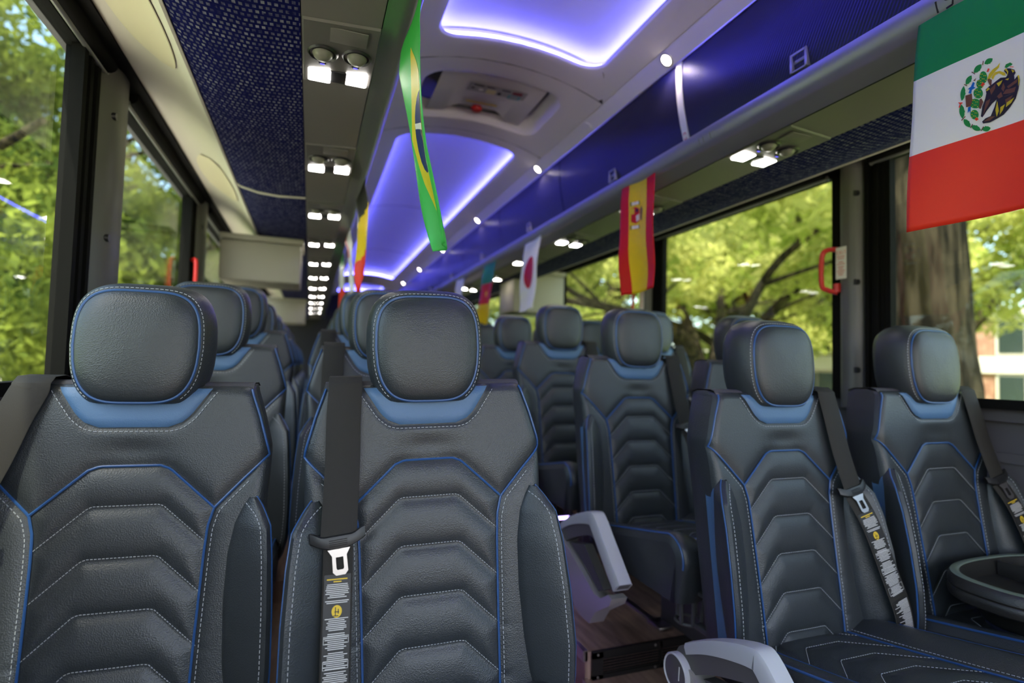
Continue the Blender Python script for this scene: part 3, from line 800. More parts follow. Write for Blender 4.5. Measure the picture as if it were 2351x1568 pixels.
    def cush(u, a, off=0.):
        i = min(len(arc)-2, max(0, np.searchsorted(arc, a)-1)); t = (a-arc[i])/(arc[i+1]-arc[i]); p = prof[i]+(prof[i+1]-prof[i])*t; q = nrm[i]
        U = np.array([u]); Aq = np.array([a]); qd = np.minimum.reduce([seg_d(U, Aq, s) for s in cs])[0]
        d = .009*(1-math.exp(-(qd/.02)**1.3))+.022*sstep(.14, .22, abs(u))*(1-sstep(.50, .62, a))
        e = .245-abs(u); r = .03
        d -= (r-math.sqrt(max(0, r*r-max(0, r-e)**2)))
        return (u, float(p[0]+q[0]*(d+off)), float(p[1]+q[1]*(d+off)+ZR))
    us = np.linspace(-.245, .245, 61); aa = np.linspace(0, arc[-1], 90)
    mb = MB(); G = [[cush(u, a) for u in us] for a in aa]; mb.grid(G)
    for j in (0, -1):
        mb.grid([[row[j], (row[j][0]*1.0, max(row[j][1], yb+.02), min(row[j][2], zb-.10+ZR))] for row in G])
    mb.add([G[-1][0], G[-1][-1], (.245, y0, zb-.10+ZR), (-.245, y0, zb-.10+ZR)], [(0, 1, 2, 3)])
    cu = mb.build('cushion', 'leather', root, angle=55)
    for s in (-1, 1):
        for x_, a0, a1, r_ in ((.14, .02, arc[-1], .0026), (.236, .06, arc[-1]-.1, .003)):
            mb = MB(); mb.tube([cush(s*x_, a, .002) for a in np.linspace(a0, a1, 60)], r_, 6); mb.build('piping', 'piping_blue', cu)
    for q in cs[:-2]:
        pq = [(p[0], p[1]-.005) for p in q if p[1] < arc[-1]-.02]
        if len(pq) > 3:
            mb = MB(); dashes(mb, [cush(u, a, .0012) for u, a in resample(pq, .012)], .0045, .003, .0008); mb.build('quilt_stitching', 'thread', cu)
    for s in (-1, 1):
        mb = MB(); dashes(mb, [cush(s*.152, a, .0012) for a in np.linspace(.02, arc[-1], 60)], .0055, .0035, .00085); mb.build('stitching', 'thread', cu)
    # --- frame under the cushion
    mb = MB(); mb.box(-.19, .19, y0-.40, y0+.04, zb-.118+ZR, zb-.098+ZR, bev=.006)
    mb.box(.08, .13, y0-.36, y0-.02, 0, zb-.11+ZR, bev=.006)
    mb.build('seat_base', 'arm_dark', root)
    return root
BELT = {'right': ([(.163, -.045, .006), (.168, -.10, .010), (.178, -.20, .016), (.187, -.30, .030)], [(.187, -.31, .030), (.205, -.38, .052), (.228, -.50, .068), (.255, -.60, .070), (.268, -.685, .060)]),
        'left': ([(-.165, -.045, .006), (-.168, -.10, .012), (-.170, -.20, .018), (-.176, -.325, .034)], [(-.176, -.335, .030), (-.177, -.40, .036), (-.179, -.50, .046), (-.181, -.60, .050), (-.183, -.70, .045)]),
        'outer': ([(-.168, -.048, .008), (-.185, -.10, .014), (-.205, -.18, .024), (-.236, -.29, .050)], [(-.238, -.30, .050), (-.248, -.40, .078), (-.26, -.50, .086), (-.268, -.60, .084), (-.27, -.70, .070)])}
BW = {'right': (.032, .032), 'left': (.0325, .0265), 'outer': (.030, .030)}
def belt(root, kind, full=True):
    up_, lo_ = BELT[kind]; w1, w2 = BW[kind]
    def pt(p): return Vector((p[0], yback(p[1])-.022-p[2], p[1]+ZR))
    def ribbon(path, w, extra=()):
        P = list(extra)+smooth_path([pt(p) for p in path], 8); mb = MB(); rows = []
        for i, p in enumerate(P):
            a, b = P[max(0, i-1)], P[min(len(P)-1, i+1)]; t = (b-a).normalized()
            sd_ = Vector((0, 0, 1)).cross(Vector((0, 1, 0))) if abs(t.z) < .3 else t.cross(Vector((0, 1, 0))).normalized()
            if sd_.x < 0: sd_ = -sd_
            n = t.cross(sd_).normalized()
            if n.y > 0: n = -n
            rows.append([p-sd_*w, p-sd_*w*.96+n*.0008, p+n*.0008, p+sd_*w*.96+n*.0008, p+sd_*w, p+sd_*w*.96-n*.0008, p-sd_*w*.96-n*.0008, p-sd_*w])
        mb.grid(rows); return mb, P
    q0 = pt(up_[0]); ex = [q0+Vector((0, .13, -.05)), q0+Vector((0, .12, .014)), q0+Vector((0, .06, .024)), q0+Vector((0, .02, .022)), q0+Vector((0, .002, .010))]
    mb, P = ribbon(up_, w1, ex); wb = mb.build('seat_belt', 'webbing', root)
    # latch plate
    a, b = pt(up_[-1]), pt(lo_[1]); t = (b-a).normalized(); sd_ = t.cross(Vector((0, 1, 0))).normalized()
    if sd_.x < 0: sd_ = -sd_
    n = t.cross(sd_).normalized()
    if n.y > 0: n = -n
    tilt = .10 if kind != 'right' else .0
    ax = (sd_+t*(-tilt)).normalized(); dn = (t+sd_*tilt).normalized()
    def L(x, y, h): return a+ax*x+dn*y+n*h
    mb = MB(); rows = []
    for i in range(17):
        x = -.049+.098*i/16; e = abs(x)/.049; top = -.012-.010*sstep(.5, 1, e); bot = .014-.016*e**2; hh = .009*(1-.75*e**3)
        rows.append([L(x, top, .0), L(x, top+.002, hh*.8), L(x, (top+bot)/2, hh), L(x, bot-.002, hh*.8), L(x, bot, 0), L(x, bot, -.004), L(x, top, -.004), L(x, top, .0)])
    mb.grid(rows)
    for k in range(4): mb.tube([L(-.016, -.004+.0035*k, .0095), L(.016, -.004+.0035*k, .0095)], .0008, 4)
    lp = mb.build('latch_plate', 'black_plastic', wb)
    mb = MB()
    outer = [(-.020, .012), (-.013, .024), (-.0135, .052), (-.008, .058), (.008, .058), (.0135, .052), (.013, .024), (.020, .012)]
    inner = [(-.0075, .012), (-.0065, .026), (-.0065, .048), (-.0055, .049), (.0055, .049), (.0065, .048), (.0065, .026), (.0075, .012)]
    inner = [(-.0066, .0265), (-.0066, .03), (-.0066, .046), (-.005, .0485), (.005, .0485), (.0066, .046), (.0066, .03), (.0066, .0265)]
    A = [[L(*o, .004), L(o[0], o[1], .0062), L(*i_, .0062), L(*i_, .004)] for o, i_ in zip(outer, inner)]
    mb.grid(A); mb.add([L(-.020, .012, .0062), L(.020, .012, .0062), L(.0066, .0265, .0062), L(-.0066, .0265, .0062)], [(0, 1, 2, 3)])
    mb.build('latch_tongue', 'steel', wb)
    # lower webbing and printed label
    mb, P = ribbon(lo_, w2); mb.build('lower_webbing', 'webbing', wb)
    if full:
        mb = MB(); n_ = len(P); r_ = random.Random(5)
        d = [0]
        for p, q in zip(P[:-1], P[1:]): d.append(d[-1]+(q-p).length)
        def at(s, x, off):
            i = max(0, min(len(P)-2, int(np.searchsorted(d, s))-1)); tt = (s-d[i])/(d[i+1]-d[i]); p = P[i].lerp(P[i+1], tt); t = (P[i+1]-P[i]).normalized()
            e = t.cross(Vector((0, 1, 0))).normalized(); e = -e if e.x < 0 else e
            nn = t.cross(e).normalized(); nn = -nn if nn.y > 0 else nn
            return p+e*x+nn*off
        def quad(s0, s1, x0, x1, mi, off): mb.add([at(s0, x0, off), at(s0, x1, off), at(s1, x1, off), at(s1, x0, off)], [(0, 1, 2, 3)], mi)
        W_ = w2*.88
        for a0, a1 in ((.048, .262), (.272, .395)):
            m_ = 14
            for i in range(m_): quad(a0+(a1-a0)*i/m_, a0+(a1-a0)*(i+1)/m_, -W_, W_, 0, .0016)
        quad(.055, .0572, -W_*.8, W_*.75, 2, .0022); quad(.0592, .0612, -W_*.3, W_*.3, 2, .0022)
        s = .064; ln = 0
        while s < .257:
            if .098 < s < .121: s += .001; continue
            hwid = W_*(.55+.35*r_.random()); quad(s, s+.0015, -hwid, hwid, 1, .0022); s += .0031; ln += 1
            if ln % 9 == 8: s += .003
        for i in range(18):                        # round yellow pictogram
            a_, b_ = 2*math.pi*i/18, 2*math.pi*(i+1)/18; rr = .0105
            mb.add([at(.110, 0, .0022), at(.110+rr*math.sin(a_), rr*.85*math.cos(a_), .0022), at(.110+rr*math.sin(b_), rr*.85*math.cos(b_), .0022)], [(0, 1, 2)], 2)
        for (s0, s1, x0, x1) in ((.103, .117, -.003, -.0015), (.110, .1115, -.004, .004), (.106, .114, .002, .0035), (.1165, .118, -.006, .003)): quad(s0, s1, x0, x1, 0, .0026)
        for s0, s1 in ((.150, .162), (.190, .203), (.236, .255)):
            for e in (s0, s1): quad(e, e+.0007, -W_*.92, W_*.92, 1, .0023)
            for x in (-W_*.92, W_*.90): quad(s0, s1, x, x+.0007, 1, .0023)
        s = .277
        while s < .388:
            k = W_*(.9-.9*r_.random()**1.6); quad(s, s+.0015, -k if r_.random() < .8 else -W_*.3, W_*.86, 1, .0022); s += .0029
        mb.build('warning_label', ['label_black', 'print_white', 'print_yellow'], wb, smooth=False)
    return wb
def armrest(root, s, x0=.285):
    """aisle armrest; s = side it is on"""
    xa, xb = (s*x0, s*(x0+.052)) if s > 0 else (s*(x0+.052), s*x0)
    xm = (xa+xb)/2
    top = [(.015, -.700), (-.005, -.665), (-.04, -.645), (-.10, -.612), (-.17, -.582), (-.235, -.562), (-.27, -.566), (-.33, -.625), (-.385, -.680), (-.43, -.725)]
    bot = [(-.415, -.742), (-.36, -.705), (-.30, -.655), (-.255, -.632), (-.20, -.645), (-.12, -.675), (-.05, -.712), (-.01, -.735)]
    tp = [(p[0], p[1]) for p in smooth_path([(a, b, 0) for a, b in top], 4)]
    bt = [(p[0], p[1]) for p in smooth_path([(a, b, 0) for a, b in bot], 4)]
    mb = MB(); mb.prism([(y, z+ZR) for y, z in tp+bt], xa+.006, xb-.006, 'x'); ar = mb.build('armrest', 'arm_dark', root, angle=35)
    # pale pad wrapping the top edge
    mb = MB(); rows = []
    pad = [p for p in tp if p[0] < -.028]
    for i, (y, z) in enumerate(pad):
        a, b = pad[max(0, i-1)], pad[min(len(pad)-1, i+1)]; ty, tz = b[0]-a[0], b[1]-a[1]; l_ = math.hypot(ty, tz); ny, nz = tz/l_, -ty/l_
        if ny*0+nz < 0: ny, nz = -ny, -nz
        dp = .020+.016*sstep(0, .5, i/len(pad))
        sec = []
        for u, h in ((0, -dp), (0, -.004), (.1, .004), (.5, .006), (.9, .004), (1, -.004), (1, -dp)):
            sec.append((xa+(xb-xa)*u, y+ny*h, z+nz*h+ZR))
        rows.append(sec)
    mb.grid(rows); mb.add(rows[0], [tuple(range(7))]); mb.add(rows[-1], [tuple(range(7))]); mb.build('arm_pad', 'arm_grey', ar, angle=35)
    # pivot disc on the aisle side
    xo = xb if s > 0 else xa
    mb = MB(); mb.lathe([(0, s*.012), (.036, s*.012), (.040, s*.010), (.042, s*.002), (.042, -s*.03)], (xo, -.012, -.722+ZR), 32, 'x'); mb.build('pivot_disc', 'arm_dark', ar, angle=35)
    mb = MB(); mb.lathe([(.0395, s*.011), (.042, s*.014), (.045, s*.011), (.044, -s*.02)], (xo, -.012, -.722+ZR), 32, 'x'); mb.tube([(xo+s*.0125, -.03, -.70+ZR), (xo+s*.0125, -.028, -.733+ZR)], .0016, 6)
    mb.build('pivot_ring', 'arm_grey', ar)
    # lower panel with a trough
    pl_ = [(.03, -.725), (.035, -.76), (-.01, -.81), (-.09, -.86), (-.19, -.905), (-.262, -.905), (-.30, -.855), (-.385, -.80), (-.40, -.775), (-.375, -.772), (-.33, -.80), (-.29, -.80), (-.20, -.76), (-.06, -.70), (-.012, -.69)]
    mb = MB(); mb.prism([(y, z+ZR) for y, z in pl_], xa-.001, xb+.001, 'x'); mb.build('arm_shell', 'arm_panel', ar, angle=30)
    mb = MB(); mb.prism([(y, z+ZR) for y, z in [(-.09, -.70), (-.20, -.675), (-.33, -.775), (-.30, -.79), (-.21, -.745)]], xa+.01, xb-.01, 'x'); mb.build('arm_link', 'holder_grey', ar, angle=30)
def cup_holder(root, s):
    x = s*.165; mb = MB()
    for z, r in ((-.60, .042), (-.70, .036)):
        mb.tube([(x+r*math.cos(a)*1.0, .17+r*math.sin(a), z+ZR) for a in np.linspace(0, 2*math.pi, 21)[:-1]], .005, 6, closed=True)
    for a in (200, 250, 300, 20, 110):
        a = math.radians(a); mb.tube([(x+.042*math.cos(a), .17+.042*math.sin(a), -.60+ZR), (x+.036*math.cos(a), .17+.036*math.sin(a), -.70+ZR)], .006, 6)
    mb.box(x-.012, x+.012, .04, .135, -.705+ZR, -.69+ZR, bev=.003); mb.box(x-.012, x+.012, .04, .135, -.61+ZR, -.598+ZR, bev=.003)
    mb.build('cup_holder', 'holder_grey', root)

proto = make_seat_meshes()
def new_seat(kind, arm, full):
    r = copy_tree(proto); belt(r, kind, full)
    if arm: armrest(r, arm)
    if arm: cup_holder(r, arm)
    return r
SEATS = {}
SEATS['A1'] = new_seat('outer', 0, True); SEATS['A2'] = new_seat('left', 0, True); SEATS['B1'] = new_seat('right', -1, True); SEATS['B2'] = new_seat('right', 0, True)
for ch in list(proto.children_recursive): bpy.data.objects.remove(ch)
bpy.data.objects.remove(proto)
XS = {'A1': -.314, 'A2': .236, 'B1': 1.215, 'B2': 1.775}
YS = {'A1': [1.255, 1.96, 2.66], 'A2': [1.139, 1.84, 2.55], 'B1': [1.155, 1.86, 2.55], 'B2': [1.12, 1.85, 2.55]}
NROW = {'A1': 9, 'A2': 6, 'B1': 6, 'B2': 6}
NM = {'A1': 'in the left window column', 'A2': 'in the left aisle column', 'B1': 'in the right aisle column', 'B2': 'in the right window column'}
EXTRA = {('A1', 0): 'dark leather coach seat at far left in front, belt crossing its left shoulder', ('A2', 0): 'dark leather coach seat front and centre with belt hanging straight down its left side',
         ('B1', 0): 'dark leather coach seat in the right front row beside the aisle armrest', ('B2', 0): 'dark leather coach seat at the right window behind the black drink tray'}
for key, src in SEATS.items():
    for k in range(NROW[key]):
        o = src if k == 0 else copy_tree(src)
        ys = YS[key]; y = ys[k] if k < 3 else ys[2]+.70*(k-2)
        o.location = (XS[key]+(.032 if key == 'A2' and k == 0 else 0), y, PL[min(k, 3)]+({'A1': -.014, 'B1': -.012}.get(key, 0) if k == 0 else 0))
        o.rotation_euler.z = {'A1': -.05, 'A2': -.07}.get(key, 0) if k == 0 else 0; o.rotation_euler.y = {'A2': -.035}.get(key, 0) if k == 0 else 0
        tag(o, EXTRA.get((key, k), 'dark leather coach seat, row %s from the front, %s' % (['one', 'two', 'three', 'four', 'five', 'six', 'seven', 'eight', 'nine'][k], NM[key])), 'seat', 'rows of dark leather coach seats')

# ------------------------------------------------------------------ drink tray on a cloth bean base
root = empty('drink_tray', (1.775, .85, -.645), 'black round-ended drink tray on a navy cloth base at right edge', 'tray')
mb = MB()
def oval(rx, ry, z, n=56):
    return [(rx*math.copysign(abs(math.cos(a))**.75, math.cos(a)), ry*math.copysign(abs(math.sin(a))**.75, math.sin(a)), z) for a in np.linspace(0, 2*math.pi, n+1)[:-1]]
RX, RY = .255, .150
pr = [(.60, .0, .035), (.66, .0, .045), (.70, 0, .07), (.80, 0, .085), (.93, 0, .092), (.985, 0, .100), (1.0, 0, .112), (.995, 0, .122), (.985, 0, .125), (1.0, 0, .130), (.99, 0, .146), (.965, 0, .153), (.90, 0, .153), (.865, 0, .149), (.84, 0, .13), (.82, 0, .112), (.4, 0, .108), (.01, 0, .108)]
rr = [oval(RX*a, RY*a if a > .3 else RY*a, z) for a, _, z in pr]
A = [[r[k] for r in rr] for k in range(56)]; mb.grid(A, cu=True); tb = mb.build('tray_body', 'tray_black', root)
mb = MB(); pr2 = [(.968, .1535), (.93, .1555), (.885, .1545), (.87, .1515)]
rr = [oval(RX*a, RY*a, z) for a, z in pr2]; mb.grid([[r[k] for r in rr] for k in range(56)], cu=True); mb.build('tray_rim', 'tray_top', root)
mb = MB(); mb.box(.02, .035, -RY*.8, RY*.8, .108, .15, bev=.003); mb.box(.035, RX*.8, -.02, -.008, .108, .15, bev=.003); mb.build('divider', 'tray_black', root)
mb = MB(); rows = []
for k in range(40):
    a = 2*math.pi*k/40; row = []
    for q, (r, z) in enumerate([(.02, .0), (.085, .0), (.120, .006), (.128, .022), (.12, .038), (.10, .05), (.05, .055)]):
        wv_ = 1+.035*math.sin(5*a+q)+.02*math.sin(11*a-q*2); row.append((r*1.12*wv_*math.cos(a), r*.85*wv_*math.sin(a), z))
    rows.append(row)
mb.grid(rows, cu=True); mb.build('cloth_base', 'navy_cloth', root)

# ------------------------------------------------------------------ floor details on the right
root = empty('floor_vent', (1.165, 1.655, PL[0]), 'black slotted air grille in the floor step under the right seats', 'vent')
mb = MB(); h = PL[1]-PL[0]
mb.box(-.245, .30, -.010, .0, h-.020, h+.004); mb.box(-.245, .30, -.010, 0, 0.0, .014); mb.box(-.245, -.205, -.010, 0, 0, h); mb.box(.26, .30, -.010, 0, 0, h); mb.box(.02, .03, -.010, 0, 0, h)
mb.build('grille_frame', 'grille', root, smooth=False)
mb = MB()
for i in range(6): mb.box(-.205, .26, -.008, -.002, .016+i*.0092, .020+i*.0092)
mb.build('grille_slats', 'grille', root, smooth=False)
mb = MB()
for x in (-.225, .0, .28):
    for z in (.007, h-.008): mb.lathe([(0, -.013), (.0045, -.012), (.005, -.009)], (x, 0, z), 10, 'y')
mb.build('screws', 'steel', root)
mb = MB(); mb.box(1.235, 1.262, 1.70, 2.34, PL[1], PL[1]+.010, bev=.002); mb.box(1.22, 1.28, 1.70, 1.78, PL[1], PL[1]+.016, bev=.003)
tag(mb.build('seat_track', 'aluminium'), 'aluminium seat track on the wood floor under the second right row', 'track')
mb = MB()
for k in range(1, 5): mb.box(.885, .893, [0, 1.66, 2.36, 3.06, 3.76][k]-.55, [0, 1.66, 2.36, 3.06, 3.76][k]-.02, PL[min(k-1, 3)]-.030, PL[min(k-1, 3)]-.018)
for k in range(1, 5): mb.box(.527, .533, [0, 1.66, 2.36, 3.06, 3.76][k]-.65, [0, 1.66, 2.36, 3.06, 3.76][k]-.02, PL[min(k-1, 3)]-.030, PL[min(k-1, 3)]-.018)
lx = MB(); lx.box(1.115, 1.20, 2.340, 2.352, -.702, -.690); so = tag(lx.build('step_light', 'led_step', smooth=False), 'short bright violet light under the third row seat, just above the second row armrest', 'step light')
lx = MB(); lx.box(1.11, 1.205, 2.345, 2.358, -.690, -.684); lx.box(1.15, 1.165, 2.350, 2.358, -.690, -.60); lx.build('bracket', 'black_plastic', so, smooth=False)
tag(mb.build('aisle_light_strip', 'led_floor', smooth=False), 'violet light strips along the platform edges of the aisle', 'light strip')

# ------------------------------------------------------------------ flags
def flag_surface(L, R, wave=.012, ph=0., nw=2.0):
    """L and R: lists of 3D points down the two edges; returns P(a, b), a across, b down"""
    def along(E, b):
        E = [Vector(p) for p in E]; t = b*(len(E)-1); i = min(len(E)-2, int(t)); return E[i].lerp(E[i+1], t-i)
    def P(a, b):
        l, r = along(L, b), along(R, b); p = l.lerp(r, a); d = (r-l); n = d.cross(Vector((0, 0, 1)))
        n = n.normalized() if n.length > 1e-5 else Vector((1, 0, 0))
        k = wave*(.15+.85*b)*(math.sin(nw*math.pi*a+ph+1.3*b)+.45*math.sin(3.1*math.pi*b+2.2*a+ph))
        return p+n*k
    def N(a, b):
        n = (P(min(1, a+.01), b)-P(max(0, a-.01), b)).cross(P(a, min(1, b+.01))-P(a, max(0, b-.01)))
        return n.normalized() if n.length > 1e-9 else Vector((-1, 0, 0))
    return P, N
def flag(P, mats, pick, label, nu=28, nv=48):
    mb = MB(); vs = [P(i/nu, j/nv) for i in range(nu+1) for j in range(nv+1)]; base = vs[0].copy()
    fs, ms = [], []
    for i in range(nu):
        for j in range(nv):
            a = i*(nv+1)+j; fs.append((a, a+nv+1, a+nv+2, a+1)); ms.append(pick((i+.5)/nu, (j+.5)/nv))
    mb.add(vs, fs); mb.m = ms
    o = mb.build('flag', mats, angle=180)
    sol = o.modifiers.new('thickness', 'SOLIDIFY'); sol.thickness = .0006; sol.offset = 0
    return tag(o, label, 'flag', 'national flags hung from the luggage racks')
def drape(mb, P, N, poly, mi=0, off=.0012, rows=14, cols=5):
    """fill a polygon of (a, b) on the flag, on both faces"""
    bs = [p[1] for p in poly]; b0, b1 = min(bs), max(bs); n = len(poly)
    def cross(b):
        xs = []
        for i in range(n):
            (a0, y0), (a1, y1) = poly[i], poly[(i+1) % n]
            if (y0 <= b) != (y1 <= b): xs.append(a0+(a1-a0)*(b-y0)/(y1-y0))
        return sorted(xs)
    cuts = sorted(set([b0+(b1-b0)*k/rows for k in range(rows+1)]+bs))
    for c0, c1 in zip(cuts[:-1], cuts[1:]):
        e = (c1-c0)*1e-3
        if c1-c0 < 1e-7: continue
        X0, X1 = cross(c0+e), cross(c1-e)
        if len(X0) != len(X1): continue
        for k in range(0, len(X0)-1, 2):
            for j in range(cols):
                q = [(X0[k]+(X0[k+1]-X0[k])*j/cols, c0), (X0[k]+(X0[k+1]-X0[k])*(j+1)/cols, c0), (X1[k]+(X1[k+1]-X1[k])*(j+1)/cols, c1), (X1[k]+(X1[k+1]-X1[k])*j/cols, c1)]
                for sg in (1, -1): mb.add([P(*p)+N(*p)*off*sg for p in q], [(0, 1, 2, 3)], mi)
def ell(ca, cb, ra, rb, n=20, rot=0):
    return [(ca+ra*math.cos(t)*math.cos(rot)-rb*math.sin(t)*math.sin(rot), cb+ra*math.cos(t)*math.sin(rot)+rb*math.sin(t)*math.cos(rot)) for t in np.linspace(0, 2*math.pi, n+1)[:-1]]
LX = C+.512                                            # hanging line on the right lip
def vflag(ya, yb, zt0, zt1, zb, dxb=.0, ya2=None, yb2=None): 
    ya2 = ya if ya2 is None else ya2; yb2 = yb if yb2 is None else yb2; n = 7; Le, Re = [], []
    for k in range(n):
        t = k/(n-1); Le.append((LX+.003-.01*min(1, 4*t)+dxb*t, ya+(ya2-ya)*t, zt0+(zb-zt0)*t)); Re.append((LX+.003-.01*min(1, 4*t)+dxb*t, yb+(yb2-yb)*t, zt1+(zb-zt1)*t))
    return Le, Re
# Mexico
Le, Re = vflag(.785, .545, .785, .785, .318, .012, .815, .56)
P, N = flag_surface(Le, Re, .007, .4, 1.6)
fl = flag(P, ['flag_green', 'flag_white', 'flag_red'], lambda a, b: 0 if b < .305 else (1 if b < .645 else 2), 'mexican flag, green white and red with an eagle emblem, at upper right', 30, 40)
def mx(x, y):                                          # emblem drawing frame -> flag (a, b)
    yy = .658-.000123*(x-1100)+.000002*(y-780); zz = .556-.0000581*(x-1100)-.000148*(y-780)
    b = (.785-zz)/(.785-.318); l = .785+.030*b; r = .545+.015*b
    return ((l-yy)/(l-r), b)
EM = {'emblem_leaf': [], 'emblem_brown': [], 'emblem_dark': [], 'emblem_gold': [], 'emblem_blue': [], 'flag_red': []}
def epoly(m_, pts): EM[m_].append([mx(*p) for p in pts])
def leafp(cx, cy, ln, wd, ang): 
    a = math.radians(ang); pts = []
    for t in np.linspace(0, 1, 9): pts.append((-ln/2+ln*t, wd/2*math.sin(math.pi*t)**.8*(1+.12*math.sin(9*t*math.pi))))
    for t in np.linspace(1, 0, 9)[1:-1]: pts.append((-ln/2+ln*t, -wd/2*math.sin(math.pi*t)**.8))
    return [(cx+x*math.cos(a)-y*math.sin(a), cy+x*math.sin(a)+y*math.cos(a)) for x, y in pts]
for cx, cy, ln, wd, an in ((1108, 352, 130, 70, -32), (962, 447, 155, 75, -48), (838, 600, 150, 70, -58), (755, 785, 210, 68, -82), (742, 1035, 200, 76, -95), (812, 1192, 140, 76, -130), (932, 1250, 140, 72, -160), (1068, 1252, 120, 70, -195)): epoly('emblem_leaf', leafp(cx, cy, ln, wd, an))
for a, b in (((1040, 345), (1030, 400)), ((880, 490), (925, 520)), ((775, 660), (815, 680)), ((735, 1160), (790, 1100)), ((860, 1255), (890, 1200)), ((1000, 1285), (1035, 1225))):
    d = (-(b[1]-a[1]), b[0]-a[0]); l_ = math.hypot(*d); d = (d[0]/l_*6, d[1]/l_*6); epoly('emblem_brown', [(a[0]+d[0], a[1]+d[1]), (b[0]+d[0], b[1]+d[1]), (b[0]-d[0], b[1]-d[1]), (a[0]-d[0], a[1]-d[1])])
epoly('flag_red', [(686, 912), (755, 908), (745, 925), (728, 935), (712, 985), (695, 980), (712, 935)])
for cx, cy, rx, ry in ((1035, 565, 52, 82), (990, 655, 50, 62), (965, 780, 64, 72), (925, 920, 80, 66), (915, 1070, 56, 66)): epoly('emblem_leaf', [(cx+rx*math.cos(t), cy+ry*math.sin(t)) for t in np.linspace(0, 6.28, 19)[:-1]])
epoly('emblem_blue', [(895, 625), (920, 640), (905, 690), (930, 705), (880, 735), (870, 790), (830, 780), (850, 730), (820, 725), (865, 690)])
epoly('emblem_blue', [(825, 975), (865, 960), (860, 1055), (845, 1020), (820, 1055)])
epoly('emblem_brown', [(790, 815), (880, 785), (888, 880), (860, 960), (800, 975)]); epoly('emblem_brown', [(900, 610), (940, 572), (925, 615)])
epoly('emblem_brown', [(985, 860), (1010, 850), (1035, 895), (1000, 990), (975, 985)])
for p in ([(1080, 490), (1100, 445), (1122, 455), (1100, 498)], [(1000, 665), (1030, 630), (1058, 655), (1020, 690)], [(915, 1130), (945, 1100), (972, 1130), (940, 1155)], [(1375, 430), (1430, 434), (1425, 442), (1385, 440)]): epoly('flag_red', p)
epoly('emblem_gold', [(1255, 375), (1240, 440), (1180, 500), (1140, 560), (1115, 600), (1085, 590), (1110, 520), (1160, 460), (1220, 420)])
epoly('emblem_gold', [(1160, 600), (1140, 570), (1185, 500), (1250, 483), (1320, 510), (1325, 548), (1290, 545), (1240, 515), (1190, 540)])
epoly('emblem_leaf', [(1312, 440), (1330, 400), (1385, 378), (1415, 400), (1400, 418), (1375, 425), (1340, 450)])
eagle = [(1305, 485), (1325, 455), (1385, 455), (1440, 475), (1455, 515), (1435, 545), (1440, 600), (1480, 548), (1500, 560), (1508, 610), (1490, 720), (1455, 845), (1380, 960), (1300, 1055), (1215, 1110), (1120, 1165), (1030, 1185), (1015, 1160), (1060, 1115), (1130, 1080), (1180, 960), (1210, 860), (1150, 915), (1080, 1010), (1020, 1105), (1000, 1090), (1020, 960), (1060, 850), (1075, 780), (1065, 730), (1105, 690), (1150, 660), (1200, 620), (1260, 575), (1330, 570), (1350, 540)]
epoly('emblem_dark', eagle)
EB = []
for p in ([(1345, 690), (1480, 590), (1470, 640), (1400, 690), (1360, 715)], [(1270, 720), (1300, 640), (1320, 700), (1300, 760)], [(1290, 790), (1330, 730), (1420, 710), (1460, 690), (1440, 760), (1380, 780)], [(1120, 730), (1200, 650), (1190, 720), (1140, 800)],
          [(1030, 1080), (1070, 890), (1130, 850), (1110, 920), (1060, 1010)], [(1040, 1160), (1120, 1090), (1190, 1080), (1120, 1140)], [(1090, 600), (1110, 582), (1150, 600), (1145, 660), (1130, 685), (1105, 640)], [(1215, 820), (1270, 760), (1290, 820), (1240, 850)], [(1320, 860), (1420, 800), (1380, 880), (1330, 910)]): EB.append([mx(*q) for q in p])
EG = []
for p in ([(1310, 470), (1340, 452), (1365, 500), (1352, 545), (1345, 500)], [(1210, 650), (1290, 605), (1270, 650), (1240, 690)], [(1320, 600), (1375, 580), (1360, 610)], [(1480, 550), (1500, 545), (1508, 620), (1490, 690), (1490, 600)], [(1220, 880), (1240, 1010), (1210, 1090), (1195, 1000)], [(1260, 960), (1320, 920), (1290, 1000), (1250, 1060)], [(1340, 900), (1440, 830), (1400, 900), (1330, 960)], [(1400, 470), (1445, 490), (1420, 515)], [(1070, 750), (1100, 700), (1125, 720), (1090, 750)]): EG.append([mx(*q) for q in p])
dots = [[mx(cx+rx*math.cos(t), cy+ry*math.sin(t)) for t in np.linspace(0, 6.28, 7)[:-1]] for cx, cy, rx, ry in [(x0+22*((i*5) % 4-1.5), y0+21*((i*3) % 5-2), 8, 7) for x0, y0 in ((1035, 565), (990, 655), (965, 780), (925, 920), (915, 1070)) for i in range(9)]]
for m_, polys in EM.items():
    if not polys: continue
mb = MB(); order = ['emblem_leaf', 'emblem_brown', 'emblem_dark', 'emblem_gold', 'emblem_blue', 'flag_red']
for i, m_ in enumerate(order):
    for p in EM[m_]: drape(mb, P, N, p, i, .0010+(.0003 if m_ in ('emblem_brown', 'flag_red', 'emblem_dark') else 0), 10, 2)
for p in EB: drape(mb, P, N, p, 1, .0017, 6, 2)
for p in EG: drape(mb, P, N, p, 3, .0020, 6, 2)
for p in dots: drape(mb, P, N, p, 3, .0016, 4, 1)
e = mb.build('emblem', order, fl, smooth=False)
